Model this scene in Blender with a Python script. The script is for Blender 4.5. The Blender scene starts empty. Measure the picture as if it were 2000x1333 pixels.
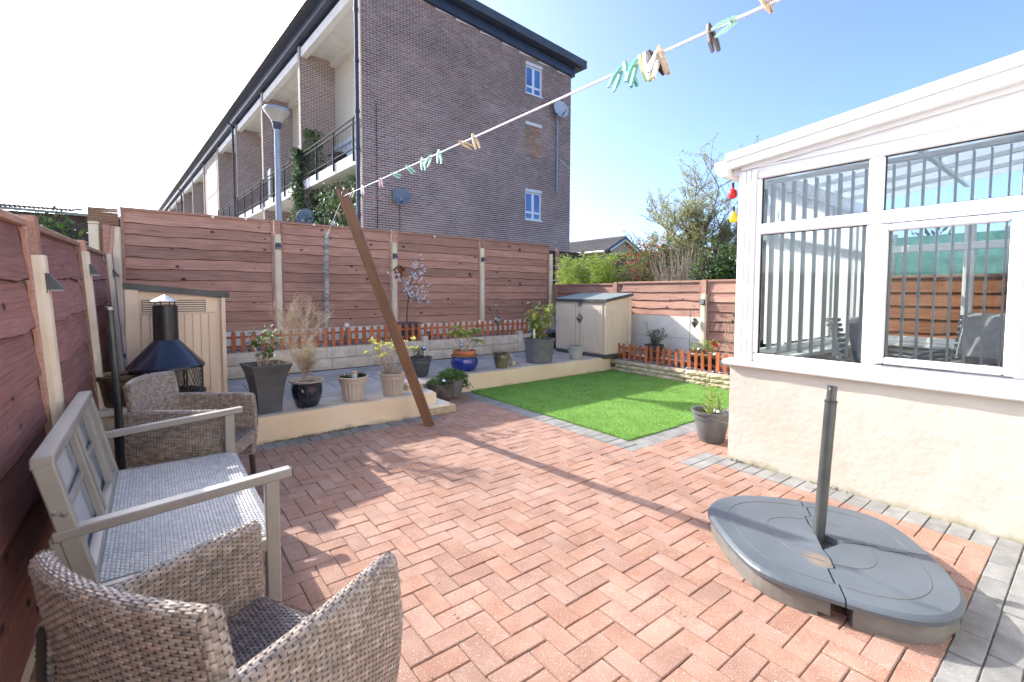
import bpy, math, random
from mathutils import Vector, Matrix, noise
R = math.radians
SC = bpy.context.scene
COL = SC.collection
# ---------------------------------------------------------------- camera, sky, sun, exposure
cam_data = bpy.data.cameras.new('camera')
cam = bpy.data.objects.new('camera', cam_data); COL.objects.link(cam); SC.camera = cam
CAM_POS = Vector((0, 0, 1.4277))
YAW, PITCH, ROLL = 0.6608, 0.0519, 0.0027
_r = Vector((math.cos(YAW), -math.sin(YAW), 0)); _f = Vector((math.sin(YAW), math.cos(YAW), 0)); _u = Vector((0, 0, 1))
FWD = _f*math.cos(PITCH) - _u*math.sin(PITCH); _u2 = _f*math.sin(PITCH) + _u*math.cos(PITCH)
RIGHT = _r*math.cos(ROLL) + _u2*math.sin(ROLL); UP = -_r*math.sin(ROLL) + _u2*math.cos(ROLL)
m3 = Matrix((RIGHT, UP, -FWD)).transposed()
cam.matrix_world = Matrix.Translation(CAM_POS) @ m3.to_4x4()
cam_data.sensor_width = 36; cam_data.lens = 908.488/2000*36
cam_data.shift_y = -46.44/2000
cam_data.clip_start = 0.05; cam_data.clip_end = 2000
cam_data.dof.use_dof = True; cam_data.dof.focus_distance = 4.6; cam_data.dof.aperture_fstop = 4.0

SUN_AZ, SUN_EL = R(18.0), R(31.0)          # 18 degrees from +Y towards -X
world = bpy.data.worlds.new('World'); SC.world = world; world.use_nodes = True
wn = world.node_tree.nodes; wl = world.node_tree.links
sky = wn.new('ShaderNodeTexSky'); sky.sky_type = 'NISHITA'; sky.sun_disc = False
sky.sun_elevation = SUN_EL; sky.sun_rotation = -SUN_AZ
sky.air_density = 0.6; sky.dust_density = 2.4; sky.ozone_density = 4.0
wl.new(sky.outputs[0], wn['Background'].inputs[0]); wn['Background'].inputs[1].default_value = 0.125
sun_data = bpy.data.lights.new('sun', 'SUN'); sun_data.energy = 2.25; sun_data.angle = R(0.53); sun_data.color = (1.0, 0.94, 0.85)
sun = bpy.data.objects.new('sun', sun_data); COL.objects.link(sun)
SUN_DIR = Vector((-math.sin(SUN_AZ)*math.cos(SUN_EL), math.cos(SUN_AZ)*math.cos(SUN_EL), math.sin(SUN_EL)))
sun.rotation_euler = SUN_DIR.to_track_quat('Z', 'Y').to_euler(); sun.location = (-8, 20, 25)
vs = SC.view_settings; vs.view_transform = 'Standard'; vs.look = 'None'; vs.exposure = 2.02; vs.gamma = 1.0; vs.use_curve_mapping = False
SC.cycles.max_bounces = 10; SC.cycles.transparent_max_bounces = 24; SC.cycles.transmission_bounces = 8
rng = random.Random(7)

# ---------------------------------------------------------------- mesh building
class MB:
    def __init__(s): s.v = []; s.f = []
    def add(s, vs, fs):
        o = len(s.v); s.v.extend(tuple(p) for p in vs); s.f.extend(tuple(i+o for i in f) for f in fs); return s
    def box(s, c, d, M=None, bev=0.0):
        x, y, z = d[0]/2, d[1]/2, d[2]/2; C = Vector(c)
        tf = (lambda p: C + (M @ Vector(p))) if M else (lambda p: C + Vector(p))
        if bev <= 0:
            vs = [tf((a*x, b*y, e*z)) for e in (-1, 1) for b in (-1, 1) for a in (-1, 1)]
            return s.add(vs, [(0,2,3,1),(4,5,7,6),(0,1,5,4),(2,6,7,3),(0,4,6,2),(1,3,7,5)])
        b_ = min(bev, x*.49, y*.49, z*.49); vs = []; idx = {}
        for e in (-1, 1):
            for b in (-1, 1):
                for a in (-1, 1):
                    for ax, p in enumerate(((a*x, b*(y-b_), e*(z-b_)), (a*(x-b_), b*y, e*(z-b_)), (a*(x-b_), b*(y-b_), e*z))):
                        idx[(a, b, e, ax)] = len(vs); vs.append(tf(p))
        fs = []
        for sg in (-1, 1):
            q = [idx[(sg, b, e, 0)] for b, e in ((-1,-1),(1,-1),(1,1),(-1,1))]; fs.append(q if sg > 0 else q[::-1])
            q = [idx[(a, sg, e, 1)] for a, e in ((-1,-1),(1,-1),(1,1),(-1,1))]; fs.append(q[::-1] if sg > 0 else q)
            q = [idx[(a, b, sg, 2)] for a, b in ((-1,-1),(1,-1),(1,1),(-1,1))]; fs.append(q if sg > 0 else q[::-1])
        for b in (-1, 1):
            for e in (-1, 1): fs.append([idx[(-1,b,e,1)], idx[(1,b,e,1)], idx[(1,b,e,2)], idx[(-1,b,e,2)]][::(1 if b*e < 0 else -1)][::-1])
        for a in (-1, 1):
            for e in (-1, 1): fs.append([idx[(a,-1,e,0)], idx[(a,1,e,0)], idx[(a,1,e,2)], idx[(a,-1,e,2)]][::(1 if a*e < 0 else -1)])
            for b in (-1, 1): fs.append([idx[(a,b,-1,0)], idx[(a,b,1,0)], idx[(a,b,1,1)], idx[(a,b,-1,1)]][::(-1 if a*b < 0 else 1)])
        for a in (-1, 1):
            for b in (-1, 1):
                for e in (-1, 1): fs.append([idx[(a,b,e,0)], idx[(a,b,e,1)], idx[(a,b,e,2)]][::(1 if a*b*e > 0 else -1)])
        return s.add(vs, fs)
    def span(s, a, b, bev=0.0):                       # box from corner a to corner b
        a = Vector(a); b = Vector(b); return s.box((a+b)/2, [abs(q) for q in (b-a)], None, bev)
    def bar(s, a, b, w, h, up=(0,0,1), bev=0.0):      # bar from a to b, w across, h along up
        a = Vector(a); b = Vector(b); d = (b-a); L = d.length; d.normalize(); u = Vector(up)
        if abs(d.dot(u)) > .98: u = Vector((1,0,0))
        side = d.cross(u).normalized(); u = side.cross(d)
        return s.box((a+b)/2, (L, w, h), Matrix((d, side, u)).transposed(), bev)
    def tube(s, pts, r, n=8, cap=True):
        pts = [Vector(p) for p in pts]; k = len(pts); rs = r if isinstance(r, (list, tuple)) else [r]*k
        vs = []; fs = []; prev = None
        for i, p in enumerate(pts):
            t = (pts[min(i+1, k-1)] - pts[max(i-1, 0)])
            t = t.normalized() if t.length > 1e-9 else Vector((0,0,1))
            if prev is None: prev = t.orthogonal().normalized()
            u = (prev - t*prev.dot(t)); u = u.normalized() if u.length > 1e-6 else t.orthogonal().normalized()
            w = t.cross(u); prev = u
            vs += [p + (u*math.cos(2*math.pi*j/n) + w*math.sin(2*math.pi*j/n))*rs[i] for j in range(n)]
        for i in range(k-1):
            for j in range(n): fs.append((i*n+j, i*n+(j+1)%n, (i+1)*n+(j+1)%n, (i+1)*n+j))
        if cap: fs += [tuple(range(n-1, -1, -1)), tuple((k-1)*n+j for j in range(n))]
        return s.add(vs, fs)
    def lathe(s, prof, c=(0,0,0), n=28, sx=1, sy=1, flute=None):
        vs = []; fs = []; k = len(prof)
        for r, z in prof:
            for j in range(n):
                a = 2*math.pi*j/n; q = r
                if flute and flute[0] <= z <= flute[1]: q = r*(1 - flute[3]*(0.5 + 0.5*math.cos(a*flute[2])))
                vs.append((c[0]+q*sx*math.cos(a), c[1]+q*sy*math.sin(a), c[2]+z))
        for i in range(k-1):
            for j in range(n): fs.append((i*n+j, i*n+(j+1)%n, (i+1)*n+(j+1)%n, (i+1)*n+j))
        return s.add(vs, fs)
    def prism(s, poly, a, b, ax='z'):                  # extrude a 2d polygon along an axis
        n = len(poly)
        def P(q, t): return (q[0], q[1], t) if ax == 'z' else ((q[0], t, q[1]) if ax == 'y' else (t, q[0], q[1]))
        vs = [P(q, a) for q in poly] + [P(q, b) for q in poly]
        return s.add(vs, [tuple(range(n-1, -1, -1)), tuple(range(n, 2*n))] + [(i, (i+1)%n, n+(i+1)%n, n+i) for i in range(n)])
    def leaf(s, p, d, nrm, L, W, fold=.25):            # a folded four-sided leaf
        p = Vector(p); d = Vector(d).normalized(); nn = Vector(nrm)
        sd = d.cross(nn)
        sd = sd.normalized() if sd.length > 1e-5 else d.orthogonal().normalized()
        up = sd.cross(d)
        return s.add([p, p+d*L*.45+sd*W/2+up*W*fold, p+d*L-up*L*.08, p+d*L*.45-sd*W/2+up*W*fold], [(0,1,2),(0,2,3)])
    def mesh(s, name, mat, smooth=False):
        me = bpy.data.meshes.new(name); me.from_pydata(s.v, [], s.f)
        for mm in (mat if isinstance(mat, (list, tuple)) else [mat]): me.materials.append(mm)
        if smooth:
            me.shade_smooth()
            me.set_sharp_from_angle(angle=R(38))
        return me
    def build(s, name, mat, parent=None, at=(0,0,0), smooth=False, kind=None):
        return put(name, s.mesh(name, mat, smooth), parent, at, kind=kind)

def put(name, me, parent=None, at=(0,0,0), rot=None, scale=None, kind=None):
    o = bpy.data.objects.new(name, me); COL.objects.link(o)
    if parent: o.parent = parent
    o.location = at
    if rot is not None:
        if isinstance(rot, (tuple, list)): o.rotation_euler = rot
        else: o.rotation_euler = rot.to_euler()
    if scale is not None: o.scale = (scale,)*3 if not isinstance(scale, (tuple, list)) else scale
    if kind: o['kind'] = kind
    return o
def tag(o, label, cat, group=None):
    o['label'] = label; o['category'] = cat
    if group: o['group'] = group
    return o
def thing(name, label, cat, loc=(0,0,0), rotz=0, group=None):
    o = bpy.data.objects.new(name, None); COL.objects.link(o); o.empty_display_size = .2
    o.location = loc; o.rotation_euler = (0, 0, rotz)
    return tag(o, label, cat, group)
def W(root): return tuple(-q for q in root.location)  # offset for parts given in world coordinates
def loc_in(root, p): return tuple(Vector(p) - Vector(root.location))
def copy_tree(o, parent=None):
    c = o.copy(); COL.objects.link(c); c.parent = parent
    for ch in list(o.children): copy_tree(ch, c)
    return c
def in_view(p):
    d = Vector(p) - CAM_POS; z = d.dot(FWD)
    if z < .1: return None
    x = 1000 + 908.488*d.dot(RIGHT)/z; y = 620.06 - 908.488*d.dot(UP)/z
    return (x, y, z) if -40 < x < 2040 and -40 < y < 1370 else None

# ---------------------------------------------------------------- materials
def _nodes(name):
    m = bpy.data.materials.new(name); m.use_nodes = True
    return m, m.node_tree.nodes, m.node_tree.links, m.node_tree.nodes['Principled BSDF']
def _c(c): return (c[0], c[1], c[2], 1)
def mat(name, a, b=None, sc=6, rough=.7, bump=0, bsc=None, metal=0, st=(1,1,1), rnd=0, spec=.5, lo=.35, hi=.65, speck=None, transl=0, coat=0, detail=5, rrough=0, stain=0, dirt=None):
    m, N, L, P = _nodes(name)
    tc = N.new('ShaderNodeTexCoord'); mp = N.new('ShaderNodeMapping'); mp.inputs['Scale'].default_value = st
    oi = N.new('ShaderNodeObjectInfo')
    ad = N.new('ShaderNodeVectorMath'); ad.operation = 'ADD'
    mu = N.new('ShaderNodeMath'); mu.operation = 'MULTIPLY'; mu.inputs[1].default_value = 31.7
    L.new(oi.outputs['Random'], mu.inputs[0]); L.new(tc.outputs['Object'], mp.inputs[0]); L.new(mp.outputs[0], ad.inputs[0]); L.new(mu.outputs[0], ad.inputs[1])
    vec = ad.outputs[0]
    nz = N.new('ShaderNodeTexNoise'); nz.inputs['Scale'].default_value = sc; nz.inputs['Detail'].default_value = detail; L.new(vec, nz.inputs['Vector'])
    cr = N.new('ShaderNodeValToRGB'); cr.color_ramp.elements[0].position = lo; cr.color_ramp.elements[1].position = hi
    cr.color_ramp.elements[0].color = _c(a); cr.color_ramp.elements[1].color = _c(b or a); L.new(nz.outputs['Fac'], cr.inputs[0])
    out = cr.outputs[0]
    if rnd:
        ge = N.new('ShaderNodeNewGeometry'); s1 = N.new('ShaderNodeMath'); s1.operation = 'ADD'
        L.new(ge.outputs['Random Per Island'], s1.inputs[0]); L.new(oi.outputs['Random'], s1.inputs[1])
        fr = N.new('ShaderNodeMath'); fr.operation = 'FRACT'; L.new(s1.outputs[0], fr.inputs[0])
        mr = N.new('ShaderNodeMapRange'); mr.inputs[3].default_value = 1-rnd; mr.inputs[4].default_value = 1+rnd; L.new(fr.outputs[0], mr.inputs[0])
        h = N.new('ShaderNodeHueSaturation'); L.new(out, h.inputs['Color']); L.new(mr.outputs[0], h.inputs['Value'])
        m2 = N.new('ShaderNodeMath'); m2.operation = 'MULTIPLY'; m2.inputs[1].default_value = 7.31; L.new(fr.outputs[0], m2.inputs[0])
        f2 = N.new('ShaderNodeMath'); f2.operation = 'FRACT'; L.new(m2.outputs[0], f2.inputs[0])
        mr2 = N.new('ShaderNodeMapRange'); mr2.inputs[3].default_value = 1-rnd*1.3; mr2.inputs[4].default_value = 1+rnd*.5; L.new(f2.outputs[0], mr2.inputs[0]); L.new(mr2.outputs[0], h.inputs['Saturation'])
        out = h.outputs[0]
    if speck:                                             # (scale, threshold, colour)
        n2 = N.new('ShaderNodeTexNoise'); n2.inputs['Scale'].default_value = speck[0]; n2.inputs['Detail'].default_value = 2; L.new(vec, n2.inputs['Vector'])
        r2 = N.new('ShaderNodeValToRGB'); r2.color_ramp.elements[0].position = speck[1]; r2.color_ramp.elements[1].position = speck[1]+.05
        L.new(n2.outputs['Fac'], r2.inputs[0])
        mx = N.new('ShaderNodeMix'); mx.data_type = 'RGBA'; L.new(r2.outputs[0], mx.inputs[0]); L.new(out, mx.inputs[6]); mx.inputs[7].default_value = _c(speck[2]); out = mx.outputs[2]
    if stain or dirt:
        gp = N.new('ShaderNodeNewGeometry')
    if stain:                                             # broad weathering that runs across the pieces
        ns = N.new('ShaderNodeTexNoise'); ns.inputs['Scale'].default_value = 1.3; ns.inputs['Detail'].default_value = 7; ns.inputs['Roughness'].default_value = .62; L.new(gp.outputs['Position'], ns.inputs['Vector'])
        sr = N.new('ShaderNodeMapRange'); sr.inputs[1].default_value = .3; sr.inputs[2].default_value = .7; sr.inputs[3].default_value = 1-stain; sr.inputs[4].default_value = 1+stain*.6; L.new(ns.outputs['Fac'], sr.inputs[0])
        hs_ = N.new('ShaderNodeHueSaturation'); L.new(out, hs_.inputs['Color']); L.new(sr.outputs[0], hs_.inputs['Value']); out = hs_.outputs[0]
    if dirt:                                              # (height, colour): splash dirt with a ragged upper edge
        sz = N.new('ShaderNodeSeparateXYZ'); L.new(gp.outputs['Position'], sz.inputs[0])
        nd_ = N.new('ShaderNodeTexNoise'); nd_.inputs['Scale'].default_value = 7; nd_.inputs['Detail'].default_value = 8; L.new(gp.outputs['Position'], nd_.inputs['Vector'])
        ma = N.new('ShaderNodeMath'); ma.operation = 'MULTIPLY_ADD'; ma.inputs[1].default_value = -dirt[0]*4.5; L.new(nd_.outputs['Fac'], ma.inputs[0]); L.new(sz.outputs[2], ma.inputs[2])
        dr = N.new('ShaderNodeMapRange'); dr.inputs[1].default_value = -dirt[0]*2.6; dr.inputs[2].default_value = -dirt[0]*1.2; dr.inputs[3].default_value = dirt[2]; dr.inputs[4].default_value = 0; L.new(ma.outputs[0], dr.inputs[0])
        mxd = N.new('ShaderNodeMix'); mxd.data_type = 'RGBA'; L.new(dr.outputs[0], mxd.inputs[0]); L.new(out, mxd.inputs[6]); mxd.inputs[7].default_value = _c(dirt[1]); out = mxd.outputs[2]
    L.new(out, P.inputs['Base Color'])
    P.inputs['Roughness'].default_value = rough; P.inputs['Metallic'].default_value = metal; P.inputs['Specular IOR Level'].default_value = spec
    if coat: P.inputs['Coat Weight'].default_value = coat; P.inputs['Coat Roughness'].default_value = .05
    if rrough:
        rr = N.new('ShaderNodeMapRange'); rr.inputs[3].default_value = rough-rrough; rr.inputs[4].default_value = rough+rrough
        L.new(nz.outputs['Fac'], rr.inputs[0]); L.new(rr.outputs[0], P.inputs['Roughness'])
    if bump:
        nb = N.new('ShaderNodeTexNoise'); nb.inputs['Scale'].default_value = bsc or sc*4; nb.inputs['Detail'].default_value = 6; L.new(vec, nb.inputs['Vector'])
        bp = N.new('ShaderNodeBump'); bp.inputs['Strength'].default_value = bump; bp.inputs['Distance'].default_value = .01
        L.new(nb.outputs['Fac'], bp.inputs['Height']); L.new(bp.outputs[0], P.inputs['Normal'])
    if transl:
        t = N.new('ShaderNodeBsdfTranslucent'); L.new(out, t.inputs[0]); ms = N.new('ShaderNodeMixShader'); ms.inputs[0].default_value = transl
        L.new(P.outputs[0], ms.inputs[1]); L.new(t.outputs[0], ms.inputs[2]); L.new(ms.outputs[0], N['Material Output'].inputs[0])
    return m

def wood(name, a, b, knot, rough=.75, grain=1.0, along='X', bleach=None):
    m, N, L, P = _nodes(name)
    tc = N.new('ShaderNodeTexCoord'); oi = N.new('ShaderNodeObjectInfo'); mu = N.new('ShaderNodeMath'); mu.operation = 'MULTIPLY'; mu.inputs[1].default_value = 53.1
    L.new(oi.outputs['Random'], mu.inputs[0]); ad = N.new('ShaderNodeVectorMath'); L.new(tc.outputs['Object'], ad.inputs[0]); L.new(mu.outputs[0], ad.inputs[1])
    def mapped(sx, sy, sz):
        mp = N.new('ShaderNodeMapping'); s = (sx, sy, sz) if along == 'X' else (sy, sx, sz) if along == 'Y' else (sz, sy, sx)
        mp.inputs['Scale'].default_value = s; L.new(ad.outputs[0], mp.inputs[0]); return mp.outputs[0]
    n1 = N.new('ShaderNodeTexNoise'); n1.inputs['Scale'].default_value = 3; n1.inputs['Detail'].default_value = 8; n1.inputs['Distortion'].default_value = .35
    L.new(mapped(.9, 30*grain, 30*grain), n1.inputs['Vector'])
    n2 = N.new('ShaderNodeTexNoise'); n2.inputs['Scale'].default_value = 2.2; n2.inputs['Detail'].default_value = 3; L.new(mapped(1.6, 4.5, 4.5), n2.inputs['Vector'])
    cr = N.new('ShaderNodeValToRGB'); cr.color_ramp.elements[0].position = .3; cr.color_ramp.elements[1].position = .7
    cr.color_ramp.elements[0].color = _c(a); cr.color_ramp.elements[1].color = _c(b); L.new(n1.outputs['Fac'], cr.inputs[0])
    h = N.new('ShaderNodeHueSaturation'); mr = N.new('ShaderNodeMapRange'); mr.inputs[3].default_value = .70; mr.inputs[4].default_value = 1.30
    L.new(n2.outputs['Fac'], mr.inputs[0]); L.new(mr.outputs[0], h.inputs['Value']); L.new(cr.outputs[0], h.inputs['Color']); out = h.outputs[0]
    mo = N.new('ShaderNodeMapRange'); mo.inputs[3].default_value = .74; mo.inputs[4].default_value = 1.2; L.new(oi.outputs['Random'], mo.inputs[0])
    h2 = N.new('ShaderNodeHueSaturation'); L.new(out, h2.inputs['Color']); L.new(mo.outputs[0], h2.inputs['Value']); out = h2.outputs[0]
    if knot:
        vo = N.new('ShaderNodeTexVoronoi'); vo.inputs['Scale'].default_value = 1.0; vo.inputs['Randomness'].default_value = 1
        nd = N.new('ShaderNodeTexNoise'); nd.inputs['Scale'].default_value = 9; L.new(ad.outputs[0], nd.inputs['Vector'])
        dv = N.new('ShaderNodeVectorMath'); dv.operation = 'MULTIPLY_ADD'; L.new(nd.outputs['Color'], dv.inputs[0]); dv.inputs[1].default_value = (.35, .35, .35); L.new(mapped(5.0, 7.5, 7.5), dv.inputs[2])
        L.new(dv.outputs[0], vo.inputs['Vector'])
        kr = N.new('ShaderNodeValToRGB'); kr.color_ramp.elements[0].position = .03; kr.color_ramp.elements[1].position = .15
        kr.color_ramp.elements[0].color = (1,1,1,1); kr.color_ramp.elements[1].color = (0,0,0,1); nk = N.new('ShaderNodeTexNoise'); nk.inputs['Scale'].default_value = 1.7; L.new(ad.outputs[0], nk.inputs['Vector']); nm = N.new('ShaderNodeMapRange'); nm.inputs[1].default_value = .42; nm.inputs[2].default_value = .60; nm.inputs[3].default_value = .10; nm.inputs[4].default_value = -.06; L.new(nk.outputs['Fac'], nm.inputs[0])
        sk_ = N.new('ShaderNodeMath'); sk_.operation = 'ADD'; L.new(vo.outputs['Distance'], sk_.inputs[0]); L.new(nm.outputs[0], sk_.inputs[1]); L.new(sk_.outputs[0], kr.inputs[0])
        mx = N.new('ShaderNodeMix'); mx.data_type = 'RGBA'; L.new(kr.outputs[0], mx.inputs[0]); L.new(out, mx.inputs[6]); mx.inputs[7].default_value = _c(knot); out = mx.outputs[2]
        nc = N.new('ShaderNodeTexNoise'); nc.inputs['Scale'].default_value = 2.6; nc.inputs['Detail'].default_value = 4; L.new(mapped(1.1, 26, 26), nc.inputs['Vector'])   # drying cracks
        rc = N.new('ShaderNodeValToRGB'); rc.color_ramp.elements[0].position = .70; rc.color_ramp.elements[1].position = .75; L.new(nc.outputs['Fac'], rc.inputs[0])
        mc = N.new('ShaderNodeMix'); mc.data_type = 'RGBA'; L.new(rc.outputs[0], mc.inputs[0]); L.new(out, mc.inputs[6]); mc.inputs[7].default_value = _c(knot); out = mc.outputs[2]
    L.new(out, P.inputs['Base Color']); P.inputs['Roughness'].default_value = rough; P.inputs['Specular IOR Level'].default_value = .3
    bp = N.new('ShaderNodeBump'); bp.inputs['Strength'].default_value = .45; bp.inputs['Distance'].default_value = .006; L.new(n1.outputs['Fac'], bp.inputs['Height']); L.new(bp.outputs[0], P.inputs['Normal'])
    return m

def glass(name, tint=(.93,.96,.95), boost=1.0):
    m, N, L, P = _nodes(name); N.remove(P)
    t = N.new('ShaderNodeBsdfTransparent'); t.inputs[0].default_value = _c(tint)
    g = N.new('ShaderNodeBsdfGlossy'); g.inputs['Roughness'].default_value = .0
    fr = N.new('ShaderNodeFresnel'); fr.inputs['IOR'].default_value = 1.5
    mu = N.new('ShaderNodeMath'); mu.operation = 'MULTIPLY'; mu.inputs[1].default_value = boost; mu.use_clamp = True; L.new(fr.outputs[0], mu.inputs[0])
    ms = N.new('ShaderNodeMixShader'); L.new(mu.outputs[0], ms.inputs[0]); L.new(t.outputs[0], ms.inputs[1]); L.new(g.outputs[0], ms.inputs[2])
    L.new(ms.outputs[0], N['Material Output'].inputs[0]); return m

def brickmat(name, c1, c2, mortar, bw=.225, bh=.075, mx='XZ', mortar_size=.012):
    m, N, L, P = _nodes(name)
    tc = N.new('ShaderNodeTexCoord'); se = N.new('ShaderNodeSeparateXYZ'); co = N.new('ShaderNodeCombineXYZ'); L.new(tc.outputs['Object'], se.inputs[0])
    L.new(se.outputs[0 if mx[0] == 'X' else 1], co.inputs[0]); L.new(se.outputs[2], co.inputs[1])
    b = N.new('ShaderNodeTexBrick'); b.inputs['Scale'].default_value = 1; b.inputs['Brick Width'].default_value = bw; b.inputs['Row Height'].default_value = bh
    b.inputs['Mortar Size'].default_value = mortar_size; b.inputs['Color1'].default_value = _c(c1); b.inputs['Color2'].default_value = _c(c2); b.inputs['Mortar'].default_value = _c(mortar)
    L.new(co.outputs[0], b.inputs[0])
    nz = N.new('ShaderNodeTexNoise'); nz.inputs['Scale'].default_value = .8; L.new(tc.outputs['Object'], nz.inputs[0])
    h = N.new('ShaderNodeHueSaturation'); mr = N.new('ShaderNodeMapRange'); mr.inputs[3].default_value = .7; mr.inputs[4].default_value = 1.3
    L.new(nz.outputs['Fac'], mr.inputs[0]); L.new(mr.outputs[0], h.inputs['Value']); L.new(b.outputs[0], h.inputs['Color']); L.new(h.outputs[0], P.inputs['Base Color'])
    bp = N.new('ShaderNodeBump'); bp.invert = True; bp.inputs['Distance'].default_value = .01; bp.inputs['Strength'].default_value = .6; L.new(b.outputs['Fac'], bp.inputs['Height']); L.new(bp.outputs[0], P.inputs['Normal'])
    P.inputs['Roughness'].default_value = .85; return m

K = {}
K['red_brick'] = mat('red_paver', (.32,.168,.115), (.39,.228,.165), sc=7, rough=.85, bump=.5, bsc=160, rnd=.085, stain=.13, speck=(210, .625, (.62,.53,.48)))
K['grey_brick'] = mat('grey_paver', (.20,.20,.19), (.29,.285,.27), sc=9, rough=.88, bump=.35, bsc=160, rnd=.10, stain=.14, speck=(150, .665, (.48,.47,.44)))
K['sand'] = mat('jointing_sand', (.22,.18,.135), (.34,.29,.22), sc=12, rough=.95, bump=.3)
K['slab'] = mat('paving_slab', (.365,.34,.305), (.48,.45,.40), sc=3, rough=.85, bump=.2, bsc=90, rnd=.06, stain=.2)
K['cream'] = mat('cream_render', (.74,.575,.39), (.80,.655,.475), sc=2.5, rough=.8, bump=.25, bsc=18, stain=.07, dirt=(.035,(.30,.27,.15),.75))
K['cream_trim'] = mat('cream_masonry_paint', (.72,.66,.55), (.80,.75,.64), sc=4, rough=.7, bump=.1, bsc=40)
K['conserv_wall'] = mat('painted_render', (.55,.505,.425), (.605,.56,.475), sc=1.2, rough=.75, bump=.4, bsc=24, stain=.07, dirt=(.045,(.30,.27,.15),.85))
K['fence'] = wood('stained_fence_wood', (.33,.165,.12), (.50,.29,.215), (.035,.016,.012), rough=.7)
K['bark_shade_edge'] = mat('dark_bark_and_lap_shade', (.05,.025,.02), (.13,.065,.05), sc=22, rough=.95, bump=.5)  # dark foot strip: bark, with the shade line under each lap put into colour
K['fence_trim'] = wood('stained_fence_batten', (.35,.185,.135), (.49,.29,.215), None, rough=.7)
K['fence_left'] = wood('purple_brown_fence_wood', (.235,.10,.088), (.38,.19,.16), (.03,.014,.012), rough=.6)  # darker, purple-brown stain of the left fence boards
K['post'] = mat('concrete_post', (.68,.565,.415), (.77,.67,.52), sc=5, rough=.8, bump=.2, bsc=60)
K['gravel_board'] = mat('painted_gravel_board', (.66,.63,.56), (.75,.72,.65), sc=4, rough=.8, bump=.15)
K['picket'] = wood('orange_stained_wood', (.40,.11,.04), (.52,.165,.065), (.14,.03,.012), rough=.6, along='Z')
K['picket_rail'] = wood('orange_stained_rail', (.30,.075,.03), (.40,.115,.045), None, rough=.6)
K['prop'] = wood('brown_painted_timber', (.16,.085,.048), (.24,.135,.08), (.07,.035,.02), rough=.5, along='Z')
K['bed_block'] = mat('stone_effect_block', (.54,.465,.37), (.69,.615,.51), sc=7, rough=.88, bump=.6, bsc=26, rnd=.06)
K['rock'] = mat('split_stone', (.36,.28,.17), (.60,.51,.36), sc=8, rough=.9, bump=.7, bsc=30, rnd=.10)
K['slate'] = mat('slate_chips', (.16,.17,.22), (.38,.39,.44), sc=9, rough=.7, rnd=.5)
K['soil'] = mat('potting_soil', (.03,.022,.016), (.075,.055,.04), sc=30, rough=1, bump=1)
K['grass_base'] = mat('lawn_backing', (.12,.26,.03), (.16,.33,.05), sc=10, rough=1)
K['grass'] = mat('artificial_grass', (.15,.345,.045), (.25,.47,.085), sc=3, rough=.6, rnd=.32, stain=.16, transl=.35)
K['white'] = mat('white_upvc', (.83,.83,.82), (.86,.86,.85), sc=3, rough=.28)
K['polycarb'] = mat('polycarbonate_roof', (.75,.80,.84), (.80,.84,.88), sc=2, rough=.2, transl=.55)
K['glass'] = glass('window_glass', (.955,.975,.97), 1.1)
K['blind'] = mat('blind_fabric', (.76,.78,.79), (.80,.82,.83), sc=30, rough=.8, transl=.45, st=(1,1,.1))
K['blind_grey'] = mat('grey_blind_fabric', (.76,.77,.765), (.80,.81,.805), sc=30, rough=.8, transl=.5)
K['shed'] = mat('beige_resin', (.70,.545,.41), (.75,.60,.455), sc=3, rough=.5, bump=.08, bsc=90)
K['shed_r'] = mat('grey_beige_resin', (.66,.56,.435), (.71,.61,.48), sc=3, rough=.5, bump=.08, bsc=90)
K['shed_lid'] = mat('dark_resin', (.045,.05,.05), (.075,.08,.08), sc=6, rough=.5, bump=.1)
K['shed_lid_r'] = mat('grey_green_resin', (.20,.24,.235), (.26,.30,.29), sc=6, rough=.55, bump=.1)
K['black'] = mat('black_painted_steel', (.012,.013,.016), (.022,.023,.026), sc=5, rough=.30)
K['hood'] = mat('blue_black_steel', (.012,.016,.035), (.022,.026,.05), sc=4, rough=.22, coat=.4)
K['steel'] = mat('galvanised_steel', (.34,.355,.37), (.46,.47,.48), sc=12, rough=.32, metal=.9)
K['dark_plastic'] = mat('dark_grey_plastic', (.065,.07,.078), (.09,.095,.10), sc=8, rough=.45, bump=.08)
K['mid_plastic'] = mat('mid_grey_plastic', (.12,.125,.135), (.165,.17,.175), sc=8, rough=.5, bump=.1)
K['parasol'] = mat('parasol_base_plastic', (.085,.105,.125), (.12,.142,.165), sc=2.2, rough=.45, bump=.1, bsc=60, rrough=.12, stain=.16, speck=(2.7, .63, (.22,.18,.14)))
K['parasol_side'] = mat('parasol_base_skirt', (.13,.125,.115), (.19,.18,.165), sc=6, rough=.7, bump=.2)
K['pole'] = mat('grey_metal_pole', (.075,.085,.085), (.105,.115,.11), sc=9, rough=.32, metal=.4)
K['pole_dark'] = mat('dark_metal_pole', (.035,.038,.042), (.06,.062,.065), sc=9, rough=.38, metal=.3)
K['bench'] = mat('taupe_powder_coat', (.27,.255,.23), (.31,.295,.265), sc=4, rough=.38)
K['bench_panel'] = mat('pale_bench_panel', (.42,.43,.44), (.46,.47,.48), sc=4, rough=.55)
K['weave_grey'] = mat('grey_plastic_weave', (.44,.45,.46), (.55,.56,.57), sc=25, rough=.32, rnd=.10)
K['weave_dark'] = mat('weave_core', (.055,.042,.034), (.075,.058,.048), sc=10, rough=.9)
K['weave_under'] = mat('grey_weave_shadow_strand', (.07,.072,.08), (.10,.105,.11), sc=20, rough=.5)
K['gasket'] = mat('black_gasket', (.02,.02,.022), None, rough=.6)
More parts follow.
